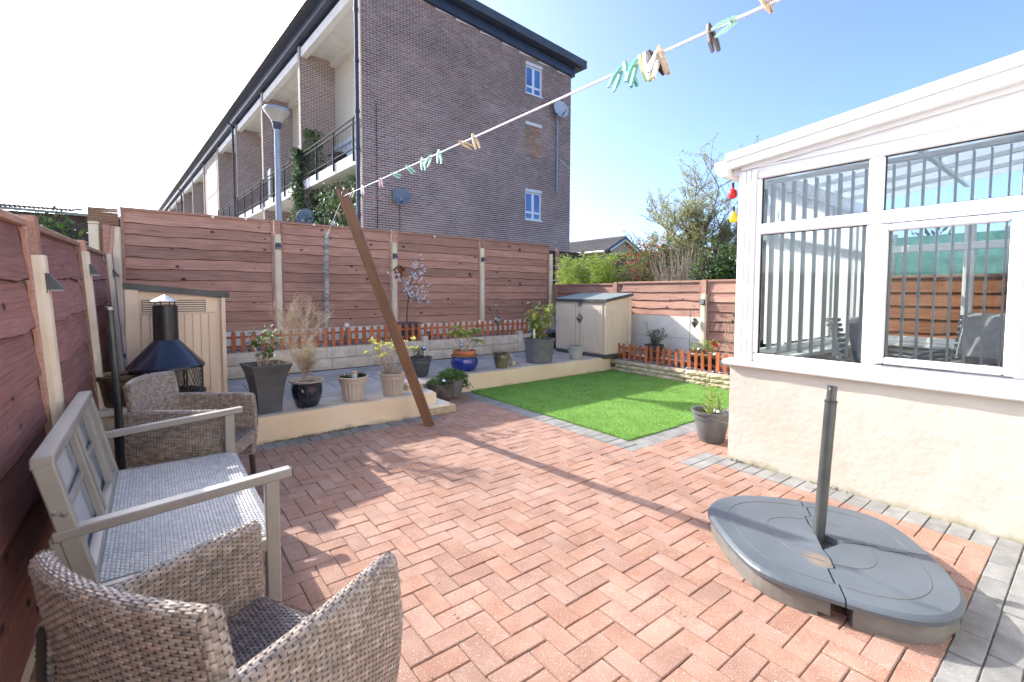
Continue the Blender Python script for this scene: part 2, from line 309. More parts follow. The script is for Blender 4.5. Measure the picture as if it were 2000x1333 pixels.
K['rattan'] = mat('brown_rattan', (.22,.175,.145), (.37,.305,.26), sc=40, rough=.36, rnd=.30, st=(1,1,1))
K['rattan_seat'] = mat('dark_rattan', (.11,.085,.085), (.20,.16,.15), sc=40, rough=.34, rnd=.25)
K['rattan_leg'] = mat('brown_metal_leg', (.045,.034,.028), (.06,.046,.038), sc=6, rough=.4)
K['glaze_dark'] = mat('dark_blue_glaze', (.008,.010,.022), (.02,.024,.04), sc=3, rough=.18, coat=.6)
K['glaze_rim'] = mat('cream_glaze', (.42,.37,.29), (.52,.46,.37), sc=6, rough=.4)
K['glaze_blue'] = mat('cobalt_glaze', (.006,.012,.16), (.012,.03,.26), sc=3, rough=.10, coat=.8)
K['glaze_bronze'] = mat('olive_rim_glaze', (.14,.10,.035), (.22,.16,.07), sc=8, rough=.35)
K['glaze_olive'] = mat('olive_brown_glaze', (.045,.042,.022), (.16,.145,.075), sc=5, rough=.25, coat=.4)
K['terracotta'] = mat('terracotta', (.50,.155,.07), (.58,.21,.105), sc=6, rough=.75)
K['beige_pot'] = mat('taupe_plastic_pot', (.44,.37,.31), (.50,.43,.36), sc=4, rough=.6)
K['grey_pot'] = mat('light_grey_pot', (.36,.38,.38), (.44,.45,.44), sc=5, rough=.7, bump=.1)
K['brown_pot'] = mat('weathered_brown_pot', (.035,.027,.02), (.13,.08,.045), sc=7, rough=.6, bump=.3)
K['old_pot'] = mat('grey_brown_pot', (.055,.045,.038), (.14,.12,.10), sc=9, rough=.75, bump=.5)
K['bark'] = mat('bark', (.09,.07,.05), (.20,.165,.125), sc=18, rough=.95, bump=.9, st=(1,1,.3))
K['birch'] = mat('grey_bark', (.22,.20,.17), (.46,.43,.39), sc=9, rough=.9, bump=.5, st=(.6,.6,2.5))
K['twig'] = mat('dry_twig', (.34,.25,.20), (.56,.45,.37), sc=14, rough=.9)
K['twig_dark'] = mat('dark_twig', (.05,.038,.03), (.10,.08,.06), sc=14, rough=.9)
K['leaf'] = mat('green_leaf', (.085,.18,.025), (.16,.28,.05), sc=5, rough=.62, rnd=.3, transl=.4)
K['leaf_bright'] = mat('bright_leaf', (.24,.36,.04), (.38,.48,.08), sc=5, rough=.5, rnd=.3, transl=.4)
K['leaf_yellow'] = mat('yellow_green_leaf', (.36,.40,.045), (.58,.52,.06), sc=4, rough=.5, rnd=.25, transl=.4)
K['leaf_dark'] = mat('dark_leaf', (.022,.055,.012), (.06,.11,.025), sc=5, rough=.4, rnd=.4, transl=.25)
K['leaf_grey'] = mat('grey_green_leaf', (.11,.15,.08), (.22,.26,.15), sc=5, rough=.6, rnd=.3, transl=.3)
K['leaf_red'] = mat('red_young_leaf', (.36,.035,.025), (.52,.10,.06), sc=5, rough=.45, rnd=.3, transl=.4)
K['leaf_spring'] = mat('spring_tree_leaf', (.36,.38,.14), (.56,.54,.24), sc=3, rough=.6, rnd=.3, transl=.5)
K['heather'] = mat('dry_heather', (.46,.43,.22), (.62,.56,.36), sc=10, rough=.8, rnd=.3, transl=.3)
K['straw'] = mat('straw_blade', (.30,.19,.10), (.45,.32,.18), sc=10, rough=.7, rnd=.3, transl=.3)
K['blossom'] = mat('white_blossom', (.72,.70,.76), (.84,.82,.86), sc=10, rough=.7, transl=.35)
K['flower_red'] = mat('red_flower', (.55,.012,.03), (.75,.03,.06), sc=8, rough=.6, transl=.3)
K['flower_yellow'] = mat('yellow_bract', (.62,.60,.10), (.78,.72,.22), sc=8, rough=.6, rnd=.2, transl=.35)
K['ivy'] = mat('ivy_leaf', (.05,.10,.02), (.15,.22,.06), sc=2, rough=.4, rnd=.45, transl=.25)
K['b_brick'] = mat('brown_wall_brick', (.20,.115,.095), (.31,.19,.155), sc=.7, rough=.85, rnd=.22)
K['b_mortar'] = mat('wall_mortar', (.74,.67,.61), (.80,.73,.67), sc=3, rough=.95)
K['b_patch'] = mat('orange_wall_brick', (.36,.19,.115), (.44,.26,.165), sc=2, rough=.85, rnd=.2)
K['fin'] = brickmat('fin_brickwork', (.19,.115,.098), (.29,.19,.16), (.58,.52,.46), .281, .0938, 'XZ', .014)
K['fin_front'] = brickmat('fin_edge_brickwork', (.18,.125,.10), (.25,.18,.15), (.52,.46,.40), .281, .0938, 'YZ', .014)
K['fascia'] = mat('dark_blue_fascia', (.028,.036,.062), (.04,.05,.08), sc=2, rough=.35)
K['roof_edge'] = mat('dark_roof_edge', (.045,.05,.058), (.065,.07,.08), sc=2, rough=.5)
K['soffit'] = mat('white_soffit', (.62,.60,.56), (.70,.68,.63), sc=2, rough=.8)
K['pebble'] = mat('beige_pebbledash', (.50,.42,.32), (.64,.56,.44), sc=14, rough=.95, bump=.5, bsc=40)
K['panel_blue'] = mat('pale_blue_panel', (.50,.54,.60), (.58,.62,.67), sc=1.5, rough=.5)
K['slab_white'] = mat('balcony_slab_paint', (.66,.645,.61), (.74,.72,.69), sc=2, rough=.8)
K['rail'] = mat('dark_balcony_rail', (.015,.017,.024), (.028,.03,.038), sc=4, rough=.85, spec=.2)
K['dish'] = mat('grey_dish', (.13,.165,.20), (.18,.215,.25), sc=6, rough=.45)
K['dish_light'] = mat('pale_dish', (.44,.46,.47), (.54,.555,.56), sc=6, rough=.45)
K['far_pane'] = mat('far_window_pane', (.06,.13,.34), (.10,.20,.44), sc=1, rough=.05, spec=.5)
K['far_frame'] = mat('far_white_frame', (.72,.74,.76), None, rough=.4)
K['lamp_glass'] = mat('lamp_diffuser', (.52,.50,.44), (.62,.60,.54), sc=4, rough=.25, transl=.4)
K['lamp_metal'] = mat('lamp_column', (.27,.31,.36), (.33,.37,.42), sc=4, rough=.45, metal=.2)
K['rooftile'] = mat('grey_roof_tile', (.13,.125,.13), (.20,.19,.195), sc=2, rough=.8, rnd=.15)
K['yellow_wall'] = brickmat('buff_brickwork', (.36,.25,.13), (.44,.32,.18), (.40,.36,.28), .225, .075, 'XZ', .01)
K['dark_wood'] = wood('dark_brown_wood', (.035,.022,.018), (.075,.05,.04), None)
K['dark_felt'] = mat('dark_brown_shed_board', (.05,.035,.033), (.085,.062,.056), sc=3, rough=.9)
K['reed'] = mat('reed_screen', (.20,.13,.08), (.32,.225,.15), sc=6, rough=.9, st=(1,1,30))
K['chrome'] = mat('stainless_steel', (.70,.70,.70), None, rough=.15, metal=1)
K['clear'] = mat('frosted_plastic', (.75,.77,.78), (.82,.84,.85), sc=6, rough=.12, transl=.4)
K['pewter'] = mat('pewter_lantern', (.16,.15,.135), (.26,.24,.22), sc=12, rough=.35, metal=.7)
K['rope'] = mat('white_rope', (.76,.76,.78), (.82,.82,.84), sc=200, rough=.7)
K['peg_green'] = mat('mint_peg', (.33,.62,.52), (.38,.68,.57), sc=8, rough=.4)
K['peg_teal'] = mat('teal_peg', (.10,.40,.33), (.14,.47,.39), sc=8, rough=.4)
K['peg_lime'] = mat('lime_peg', (.46,.60,.17), (.52,.66,.22), sc=8, rough=.4)
K['peg_white'] = mat('white_peg', (.74,.72,.70), (.8,.78,.76), sc=8, rough=.4)
K['peg_wood'] = mat('wooden_peg', (.50,.36,.24), (.60,.46,.32), sc=10, rough=.7, st=(1,1,8))
K['peg_dark'] = mat('dark_brown_peg', (.03,.018,.018), (.05,.03,.03), sc=10, rough=.6)
K['peg_pink'] = mat('pink_peg', (.66,.40,.50), (.72,.47,.56), sc=8, rough=.4)
K['bulb_red'] = mat('red_plastic', (.70,.02,.02), None, rough=.3)
K['bulb_yellow'] = mat('yellow_plastic', (.80,.62,.03), None, rough=.3)
K['white_disc'] = mat('white_ceramic', (.78,.76,.72), None, rough=.4)
K['cushion'] = mat('grey_cushion', (.36,.36,.36), (.44,.44,.44), sc=20, rough=.9, bump=.3)
K['slat_grey'] = mat('grey_wicker', (.26,.26,.27), (.34,.34,.35), sc=20, rough=.6)
K['floor_in'] = mat('indoor_floor', (.30,.28,.25), (.38,.36,.32), sc=3, rough=.5)
K['figure'] = mat('stone_figure', (.28,.25,.21), (.40,.36,.31), sc=12, rough=.8, bump=.4)
K['ground'] = mat('ground_paths', (.24,.225,.195), (.32,.30,.26), sc=.6, rough=1)
K['orange_wood'] = wood('orange_fence_wood', (.30,.12,.06), (.42,.19,.10), (.08,.03,.02))
K['purple'] = mat('purple_fabric', (.10,.08,.26), (.14,.11,.32), sc=5, rough=.8)
K['teal'] = mat('teal_net', (.03,.14,.12), (.06,.22,.18), sc=8, rough=.9)
# ================================================================ ground, patio, lawn, terrace
g = MB(); g.add([(-900,-900,-.12),(900,-900,-.12),(900,900,-.12),(-900,900,-.12)], [(0,1,2,3)])
g.build('ground', K['ground'], kind='structure')
U = .1025; GX, GY = 3.715, .345; TZ_ = .25
pb = MB(); pb.span((-1.6,-2.2,-.10),(4.0,5.75,-.0105)); pb.span((4.0,1.9,-.10),(6.75,5.75,-.0125))
patio = pb.build('patio', K['sand'], kind='structure')
def region(i, j):                                   # which paver colour covers a unit cell
    x = GX + (i+.5)*U; y = GY + (j+.5)*U
    if x < -.62 or y < -1.6 or x > 6.6: return None
    if y < GY: return 'G' if x < 3.9 and x > -.6 else None
    if y < 1.985 and x > GX: return 'B' if x < 3.92 else None
    if 1.985 <= y < 2.19 and GX - U*2 < x < GX + U*2: return 'B2'
    if y > 2.6 and x > GX - 3*U: return 'L'
    if y > 4.65: return 'R' if (x > 2.62 and y < 5.64) else ('T' if y < 4.86 else None)
    return 'R'
bricks = []                                         # (cx, cy, lx, ly, colour)
I0, I1, J0, J1 = -42, 30, -19, 52
for j in range(J0, J1):
    for i in range(I0, I1):
        k = (i-j) % 4
        if k == 0: cells = [(i,j),(i+1,j)]
        elif k == 3: cells = [(i,j),(i,j+1)]
        else: continue
        ok = [c for c in cells if region(*c) == 'R']
        if not ok: continue
        a = ok[0]; b = ok[-1]
        x0, x1 = GX+a[0]*U, GX+(b[0]+1)*U; y0, y1 = GY+a[1]*U, GY+(b[1]+1)*U
        bricks.append(((x0+x1)/2, (y0+y1)/2, x1-x0, y1-y0, 'r'))
for k in range(16): bricks.append((GX+.1025, GY+(k+.5)*U, .205, U, 'g'))                        # along the conservatory
for k in range(2):
    for i in range(2): bricks.append((GX-2*U+.1025+i*.205, 1.985+(k+.5)*U, .205, U, 'g'))
lx0 = GX-3*U
for k in range(29): bricks.append((lx0+.1025, 2.805+(k+.5)*U-.1025, .205, U, 'g')) if 2.7+(k)*U < 5.6 else None     # left of the lawn
for k in range(32): bricks.append((lx0+.205+(k+.5)*U, 2.6+.1025, U, .205, 'g'))                  # in front of the lawn
bricks.append((lx0+.1025, 2.652, .205, U, 'g'))
for k in range(32): bricks.append((2.62-(k+.5)*U, 4.65+.1025, U, .205, 'g'))                     # along the terrace
for j in range(0, 18):
    for i in range(0, 22): bricks.append((GX+.205-(i+.5)*.205-(.1025 if j % 2 else 0), GY-(j+.5)*U, .205, U, 'g'))
meshes = {}
def brick_mesh(lx, ly, c, var):
    key = (round(lx,3), round(ly,3), c, var)
    if key not in meshes:
        r_ = random.Random(hash(key) & 0xffff); mb = MB(); gap = .0045
        mb.box((0,0,-.0125), (lx-gap, ly-gap, .025), None, .0035)
        t1, t2 = r_.uniform(-.012,.012), r_.uniform(-.012,.012)
        mb.v = [(x, y, z + (t1*x + t2*y)) for x, y, z in mb.v]
        meshes[key] = mb.mesh('paver', K['red_brick' if c == 'r' else 'grey_brick'])
    return meshes[key]
def vis(b):
    q = in_view((b[0], b[1], 0))
    return b[2]*b[3]/q[2]**2/q[2] if q and q[1] > 760 else 0
bricks.sort(key=vis, reverse=True)
rest = {'r': MB(), 'g': MB()}
for n, b in enumerate(bricks):
    dz = rng.uniform(-.003, .003); jx, jy = rng.uniform(-.001,.001), rng.uniform(-.001,.001)
    if n < 300 and vis(b) > 0:
        put('brick' if b[4] == 'r' else 'grey_brick', brick_mesh(b[2], b[3], b[4], rng.randrange(4)), patio, (b[0]+jx, b[1]+jy, dz), (rng.uniform(-.004,.004), rng.uniform(-.004,.004), rng.uniform(-.006,.006)))
    else: rest[b[4]].box((b[0]+jx, b[1]+jy, dz-.0125), (b[2]-.0045, b[3]-.0045, .025), Matrix.Rotation(rng.uniform(-.006,.006), 3, 'Z'), .003)
rest['r'].build('brick_paving', K['red_brick'], patio, kind='stuff'); rest['g'].build('grey_brick_paving', K['grey_brick'], patio, kind='stuff')
# small debris on the paving
db = MB()
for _ in range(160):
    x, y = rng.uniform(.4,3.7), rng.uniform(.6,4.6); s = rng.uniform(.004,.012)
    a = rng.uniform(0,6.28); db.leaf((x,y,.004), (math.cos(a),math.sin(a),.1), (0,0,1), s*1.6, s, .3)
db.build('leaf_litter', K['straw'], patio, kind='stuff')

td = MB()
for _ in range(130):
    x, y = rng.uniform(.9,6.4), rng.uniform(5.0,6.9)
    if x > 2.5 and y < 5.8: continue
    a = rng.uniform(0,6.28); s = rng.uniform(.006,.016); td.leaf((x,y,TZ_ + .004), (math.cos(a),math.sin(a),.08), (0,0,1), s*1.7, s, .3)
td.build('leaf_litter', K['heather'], patio, kind='stuff')
# weeds and moss along the foot of the terrace and in a few joints
wd = MB()
for _ in range(420):
    if rng.random() < .75: x, y = rng.uniform(.2,2.6), 4.845-abs(rng.gauss(0,.008))
    else: x, y = 3.905-abs(rng.gauss(0,.008)), rng.uniform(.2,1.95)
    if noise.noise((x*3,y*3,0)) < .05: continue
    for _k in range(3): wd.leaf((x+rng.gauss(0,.008),y,.002), (rng.gauss(0,.7),rng.gauss(-.3,.5),rng.uniform(.2,1)), (0,0,1), rng.uniform(.008,.026), .006)
wd.build('weeds', K['leaf_dark'], patio, kind='stuff')
# ---- lawn
LX0, LX1, LY0, LY1 = lx0+.205, 6.69, 2.805, 5.645
lm = MB()
poly = [(LX0+.02,LY1),(LX0-.01,4.4),(LX0+.03,3.3),(LX0+.0,LY0+.02),(LX0+.5,LY0-.01),(LX0+1.5,LY0+.01),(LX1,LY0),(LX1,LY1)]
lm.prism(poly, -.015, .012)
lv = []; lf = []
for _ in range(62000):
    # denser towards the camera so that the nap stays closed
    x = LX0-.005 + (LX1-LX0)*rng.random()**1.15; y = LY0-.005 + (LY1-LY0)*rng.random()**1.12
    a = rng.uniform(0, 6.283); w = rng.uniform(.0035,.006); h = rng.uniform(.018,.034); n = len(lm.v)+len(lv)
    dx, dy = math.cos(a)*w/2, math.sin(a)*w/2; tx, ty = rng.gauss(-.006,.011), rng.gauss(-.004,.011)
    lv += [(x-dx,y-dy,.008),(x+dx,y+dy,.008),(x+tx,y+ty,h)]; lf.append((n,n+1,n+2))
nb = len(lm.f); lm.v += lv; lm.f += lf
me = lm.mesh('lawn', [K['grass_base'], K['grass']])
me.polygons.foreach_set('material_index', [0]*nb+[1]*len(lf))
lawn = put('lawn', me, kind='stuff')

# ---- raised terrace
TZ = .25
tb = MB()
tb.span((-.9,4.865,-.1),(2.62,7.25,TZ-.022)); tb.span((2.62,5.655,-.1),(7.5,7.25,TZ-.022))
terrace = tb.build('terrace', K['sand'], kind='structure')
w = MB(); w.span((-.9,4.85,-.08),(2.64,4.95,TZ),.006); w.span((2.55,4.95,-.08),(2.638,5.64,TZ-.001),.006); w.span((2.55,5.642,-.08),(6.70,5.745,TZ-.002),.006)
w.build('rendered_kerb', K['cream'], terrace)
sl = {}
def slab(x0, y0, x1, y1):
    key = (round(x1-x0,3), round(y1-y0,3))
    if key not in sl: sl[key] = MB().box((0,0,-.015), (key[0]-.010, key[1]-.010, .03), None, .004).mesh('paving_slab', K['slab'])
    put('paving_slab', sl[key], terrace, ((x0+x1)/2, (y0+y1)/2, TZ+rng.uniform(-.002,.002)), (0,0,rng.uniform(-.003,.003)))
ys = [4.955, 5.40, 5.86, 6.32, 6.78, 7.24]
for n in range(5):
    off = .0 if n % 2 else .3
    x = -.9-off
    while x < 7.4:
        x0, x1 = max(x, -.9), min(x+.6, 7.4)
        if ys[n] < 5.7:
            if x0 > 2.5: x += .6; continue
            x1 = min(x1, 2.545)
        if x1-x0 > .06: slab(x0, ys[n], x1, ys[n+1])
        x += .6
# filler slabs behind the kerb of the lawn
for k in range(8): slab(2.645+k*.5, 5.75, 2.645+(k+1)*.5, 5.865)

# ---- two stone steps down to the patio
st = thing('garden_steps', 'two small cream stone steps beside the foot of the leaning brown prop', 'steps', (2.68,5.05,0))
def rough_block(lx, ly, lz, seed, nx=6, nz=2, amp=.012, faces='-y'):
    r_ = random.Random(seed); mb = MB(); vs = []; fs = []
    for k in range(nz+1):
        for i in range(nx+1):
            ed = (i in (0,nx) or k in (0,nz)); d = 0 if ed else r_.uniform(.3,1)*amp
            if ed: d = -r_.uniform(0,.3)*amp
            vs.append((-lx/2+lx*i/nx, -ly/2-d, -lz/2+lz*k/nz))
    for k in range(nz):
        for i in range(nx): a = k*(nx+1)+i; fs.append((a,a+1,a+nx+2,a+nx+1))
    n0 = len(vs); vs += [(-lx/2,ly/2,-lz/2),(lx/2,ly/2,-lz/2),(lx/2,ly/2,lz/2),(-lx/2,ly/2,lz/2)]
    bl, br, tl, tr = 0, nx, nz*(nx+1), nz*(nx+1)+nx
    fs += [tuple([n0,n0+1]+list(range(br,bl-1,-1))), tuple(list(range(tl,tr+1))+[n0+2,n0+3]), (n0+1,n0,n0+3,n0+2),
           tuple([n0]+[k*(nx+1) for k in range(nz+1)]+[n0+3]), tuple([n0+1,n0+2]+[k*(nx+1)+nx for k in range(nz,-1,-1)])]
    return mb.add(vs, fs)
def pt(root, name, mb, m, at, rot=None, smooth=False): return put(name, mb.mesh(name, m, smooth), root, at, rot)
pt(st, 'step_riser', rough_block(.26,.34,.085,1,8,2,.012), K['rock'], (-.06,-.09,.043), (0,0,0))
pt(st, 'step_riser', rough_block(.335,.255,.084,11,8,2,.012), K['rock'], (.069,-.091,.0425), (0,0,R(90)))
pt(st, 'tread', MB().box((0,0,0),(.30,.385,.04),None,.005), K['cream_trim'], (-.055,-.085,.106))
pt(st, 'step_riser', rough_block(.22,.24,.085,2,6,2,.010), K['rock'], (-.18,.02,.17))
pt(st, 'tread', MB().box((0,0,0),(.27,.30,.04),None,.005), K['cream_trim'], (-.17,.03,.235))
pt(st, 'step_riser', rough_block(.20,.20,.08,3,6,2,.010), K['rock'], (-.20,.12,.29))
pt(st, 'tread', MB().box((0,0,0),(.25,.26,.035),None,.005), K['cream_trim'], (-.19,.13,.348))

# ---- ledge in the left corner (rough blocks under a slab)
lg = thing('stone_ledge', 'low rough stone ledge with a cream slab top in the left corner', 'ledge', (-.2,5.1,.0))
for i in range(3): pt(lg, 'stone_block', rough_block(.155,.3,.17,20+i,5,3,.02), K['rock'], (-.14+i*.158,-.02,.335))
pt(lg, 'slab', MB().box((0,0,0),(.5,.40,.05),None,.006), K['cream_trim'], (0,0,.45))
pt(lg, 'base_block', MB().box((0,0,0),(.48,.3,.06),None,.01), K['cream'], (0,0,.22))

# ================================================================ bed walls
BZ = .60
bw = thing('bed_wall', 'long low cream stone effect block wall holding the gravel bed behind the orange pickets', 'wall', (3.3,7.28,TZ))
def bed_block(L_, H_, seed): return rough_block(L_-.006, .14, H_-.006, seed, 7, 3, .010)
bvar = {}
for row in range(2):
    x = -.75 - (.22 if row else 0); n = 0
    while x < 6.35:
        L_ = (.44, .44, .29, .44, .58)[(n*2+row) % 5]; v = (L_, n % 3)
        if v not in bvar: bvar[v] = bed_block(L_, .172, n).mesh('stone_block', K['bed_block'])
        put('stone_block', bvar[v], bw, (x+L_/2-3.3, .07+rng.uniform(-.002,.002), .087+row*.174)); x += L_; n += 1
for x in (3.75, 5.86): pt(bw, 'pier', MB().box((0,0,0),(.10,.12,.42),None,.006), K['bed_block'], (x-3.3, .03, .215))
fill = MB(); fill.span((-.9,7.43,0),(7.42,8.06,BZ-.05)); fill.build('bed_soil', K['soil'], kind='structure')
def chips(name, x0, x1, y0, y1, z, n, s0, s1, keep=None):
    mb = MB()
    for _ in range(n):
        x, y = rng.uniform(x0,x1), rng.uniform(y0,y1)
        if keep and not keep(x,y): continue
        s = rng.uniform(s0,s1); M = Matrix.Rotation(rng.uniform(0,6.28),3,'Z') @ Matrix.Rotation(rng.gauss(0,.5),3,'X') @ Matrix.Rotation(rng.gauss(0,.4),3,'Y')
        o = len(mb.v); C = Vector((x,y,z+rng.uniform(-.004,.012)))
        P = [(s,0,0),(rng.uniform(-.3,.3)*s,s*.7,0),(-s,rng.uniform(-.2,.2)*s,0),(0,-s*.7,0),(0,0,s*.35),(0,0,-s*.35)]
        mb.add([C + M @ Vector(p) for p in P], [(0,1,4),(1,2,4),(2,3,4),(3,0,4),(1,0,5),(2,1,5),(3,2,5),(0,3,5)])
    return mb.build(name, K['slate'], kind='stuff')
chips('slate_gravel', -.5, 7.3, 7.36, 8.03, BZ-.03, 3600, .018, .036)
chips('slate_gravel', -.5, .8, 7.36, 8.03, BZ+.0, 500, .018, .036)

sw = thing('garden_wall', 'low split stone wall along the far edge of the lawn', 'wall', (6.76,4.1,0))
svar = {}
for row in range(3):
    y = 5.66 - (.12 if row == 1 else 0); n = 0
    while y > 1.0:
        L_ = (.36,.46,.30,.42)[(n+row*2) % 4]; v = (L_, (n+row) % 4)
        if v not in svar: svar[v] = rough_block(L_-.008, .13, .066, 40+n, 9, 3, .017).mesh('stone', K['rock'])
        if y - L_ < 5.64: put('stone', svar[v], sw, (.0, y-L_/2-4.1, .034+row*.069+.002), (0,0,R(-90)))
        y -= L_; n += 1
bf = MB(); bf.span((6.82,1.0,0),(7.42,5.62,.20)); bf.build('bed_soil', K['soil'], kind='structure')
chips('slate_gravel', 6.80, 7.36, 1.2, 5.60, .215, 1900, .015, .03)
# ================================================================ fences
def board_mesh(L_, H_, seed, m, tilt=.024, lap=.026):
    # one waney-edged board: straight top, wavy foot, foot proud of the board below; local x along, -y towards the garden
    r_ = random.Random(seed); n = 14; vs = []; fs = []; ph = [r_.uniform(0,6.28) for _ in range(4)]; am = r_.uniform(.35,1.25)
    for i in range(n+1):
        t = i/n; x = -L_/2 + L_*t
        wv = am*(.006*math.sin(6.3*t*1.3+ph[0]) + .005*math.sin(6.3*t*3.1+ph[1]) + .0035*math.sin(6.3*t*6.7+ph[2]))
        zb = -lap + wv
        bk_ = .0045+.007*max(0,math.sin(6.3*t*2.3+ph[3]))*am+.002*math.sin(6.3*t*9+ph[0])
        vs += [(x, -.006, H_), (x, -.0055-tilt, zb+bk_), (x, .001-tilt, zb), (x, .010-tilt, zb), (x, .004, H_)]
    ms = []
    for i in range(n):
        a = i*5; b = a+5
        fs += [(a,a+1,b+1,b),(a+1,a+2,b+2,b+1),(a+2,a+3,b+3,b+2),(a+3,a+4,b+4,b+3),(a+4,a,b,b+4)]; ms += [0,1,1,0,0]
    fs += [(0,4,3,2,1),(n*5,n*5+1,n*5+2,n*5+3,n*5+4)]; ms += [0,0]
    mb = MB(); mb.add(vs, fs); me = mb.mesh('board', [m, K['bark_shade_edge']]); me.polygons.foreach_set('material_index', ms); return me
def panel(root, P, ang, L_, z0, z1, nb, seed, m, trim, slope=0.0, lean=0.0):
    # P: world point at the middle of the panel foot
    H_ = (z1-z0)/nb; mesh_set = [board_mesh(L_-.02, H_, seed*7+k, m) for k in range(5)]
    E_ = Matrix.Rotation(ang,4,'Z') @ Matrix.Rotation(lean,4,'X') @ Matrix.Rotation(-slope,4,'Y')
    eu = E_.to_euler(); base = Vector(loc_in(root, P))
    def at(x, y, z): return tuple(base + (E_ @ Vector((x,y,z))))
    order = list(range(nb)); r_ = random.Random(seed)
    for k in range(nb):
        flip = r_.random() < .5
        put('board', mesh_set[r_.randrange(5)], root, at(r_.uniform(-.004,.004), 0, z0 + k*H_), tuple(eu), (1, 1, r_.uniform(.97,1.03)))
    zt = z1
    put('capping_rail', MB().box((0,0,0),(L_,.05,.035),None,.004).mesh('capping_rail', trim), root, at(0,-.012,zt+.012), tuple(eu))
    for sx in (-1,1): put('edge_batten', MB().box((0,0,0),(.035,.022,zt-z0-.01),None,.003).mesh('edge_batten', trim), root, at(sx*(L_/2-.018), -.026, (z0+zt)/2), tuple(eu))
def post(root, P, ang, zb, zc, zt, trim, lean=0.0, wdt=.10):
    E_ = Matrix.Rotation(ang,4,'Z') @ Matrix.Rotation(lean,4,'X'); eu = tuple(E_.to_euler()); base = Vector(loc_in(root, P))
    at = lambda z: tuple(base + (E_ @ Vector((0,-.02,z))))
    mb = MB(); mb.prism([(-wdt/2,.05),(-wdt/2,-.035),(-wdt/2+.018,-.055),(wdt/2-.018,-.055),(wdt/2,-.035),(wdt/2,.05)], -(zc-zb)/2, (zc-zb)/2)
    put('concrete_post', mb.mesh('concrete_post', K['post']), root, at((zb+zc)/2), eu)
    if zt > zc+.02: put('post_extension', MB().box((0,0,0),(wdt*.86,.075,zt-zc),None,.004).mesh('post_extension', trim), root, at((zc+zt)/2), eu)

bfence = thing('back_fence', 'tall reddish brown waney board fence with cream posts behind the gravel bed', 'fence', (3.5,8.08,.3))
bx = [-.332+1.93*k for k in range(5)]
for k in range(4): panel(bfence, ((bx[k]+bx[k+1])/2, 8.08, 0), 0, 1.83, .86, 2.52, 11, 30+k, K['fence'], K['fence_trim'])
for k in range(5): post(bfence, (bx[k], 8.08, 0), 0, .3, (2.28,2.335,2.335,2.355,2.335)[k], (2.2,2.555,2.55,2.55,2.3)[k], K['fence_trim'])
for k in range(4): put('gravel_board', MB().box((0,0,0),(1.84,.045,.42),None,.004).mesh('gravel_board', K['gravel_board']), bfence, loc_in(bfence, ((bx[k]+bx[k+1])/2, 8.07, .63)))
for x, z in ((1.17,2.535),(2.15,2.535),(4.36,2.51),(.75,2.52)): put('white_disc', MB().lathe([(0,-.004),(.019,-.004),(.022,0),(.019,.004),(0,.006)],n=14).mesh('white_disc', K['white_disc'], True), bfence, loc_in(bfence,(x,8.04,z)), (R(90),0,0))

lfence = thing('left_fence', 'shaded purple brown board fence leaning slightly outwards along the left side', 'fence', (-.45,4.5,0))
LF = math.atan(-.02); LANG = R(90)+LF; LLEAN = -.05
def lfp(y): return (-.40+.02*(y-3.27), y, 0)
py = [-.45, 1.42, 3.27, 5.06, 7.16]
def ztop(y): return 1.765+(y-2.82)*.0245
for k in range(4):
    ym = (py[k]+py[k+1])/2; L_ = py[k+1]-py[k]-.1
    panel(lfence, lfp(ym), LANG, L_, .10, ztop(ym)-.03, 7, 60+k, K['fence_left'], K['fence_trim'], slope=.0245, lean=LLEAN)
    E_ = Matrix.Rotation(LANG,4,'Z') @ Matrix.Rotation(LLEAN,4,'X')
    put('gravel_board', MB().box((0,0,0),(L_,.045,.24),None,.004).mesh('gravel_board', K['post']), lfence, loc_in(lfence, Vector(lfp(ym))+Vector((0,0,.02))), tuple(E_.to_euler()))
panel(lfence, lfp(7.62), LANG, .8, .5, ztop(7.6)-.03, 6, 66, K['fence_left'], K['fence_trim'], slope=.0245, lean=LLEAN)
for k, (zc, zt) in enumerate(((1.5,1.65),(1.52,1.70),(1.607,1.80),(1.75,1.84),(1.865,1.87))): post(lfence, lfp(py[k]), LANG, -.05, zc, zt, K['fence_trim'], LLEAN, .105)

rfence = thing('right_fence', 'low sunlit reddish brown board fence with a concrete base on the far right side', 'fence', (7.45,5.0,.1))
RANG = R(-90)
ry = [7.95, 6.13, 4.23, 2.33, .43, -1.47]
for k in range(5):
    ym = (ry[k]+ry[k+1])/2; L_ = ry[k]-ry[k+1]-.11
    z0 = 1.03 if k < 2 else .34
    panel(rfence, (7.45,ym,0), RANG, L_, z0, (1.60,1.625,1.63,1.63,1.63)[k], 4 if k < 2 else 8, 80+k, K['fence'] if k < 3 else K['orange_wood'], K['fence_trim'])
    if k < 2:
        for q in range(2): put('gravel_board', MB().box((0,0,0),(L_,.05,.385),None,.004).mesh('gravel_board', K['gravel_board']), rfence, loc_in(rfence,(7.445,ym,.44+.39*q)), (0,0,RANG))
    else: put('gravel_board', MB().box((0,0,0),(L_,.05,.22),None,.004).mesh('gravel_board', K['gravel_board']), rfence, loc_in(rfence,(7.445,ym,.23)), (0,0,RANG))
for k, (zc, zt) in enumerate(((.9,1.62),(.95,1.645),(1.42,1.66),(1.42,1.66),(1.42,1.66),(1.42,1.66))): post(rfence, (7.45,ry[k],0), RANG, .0, zc, zt, K['fence_trim'])

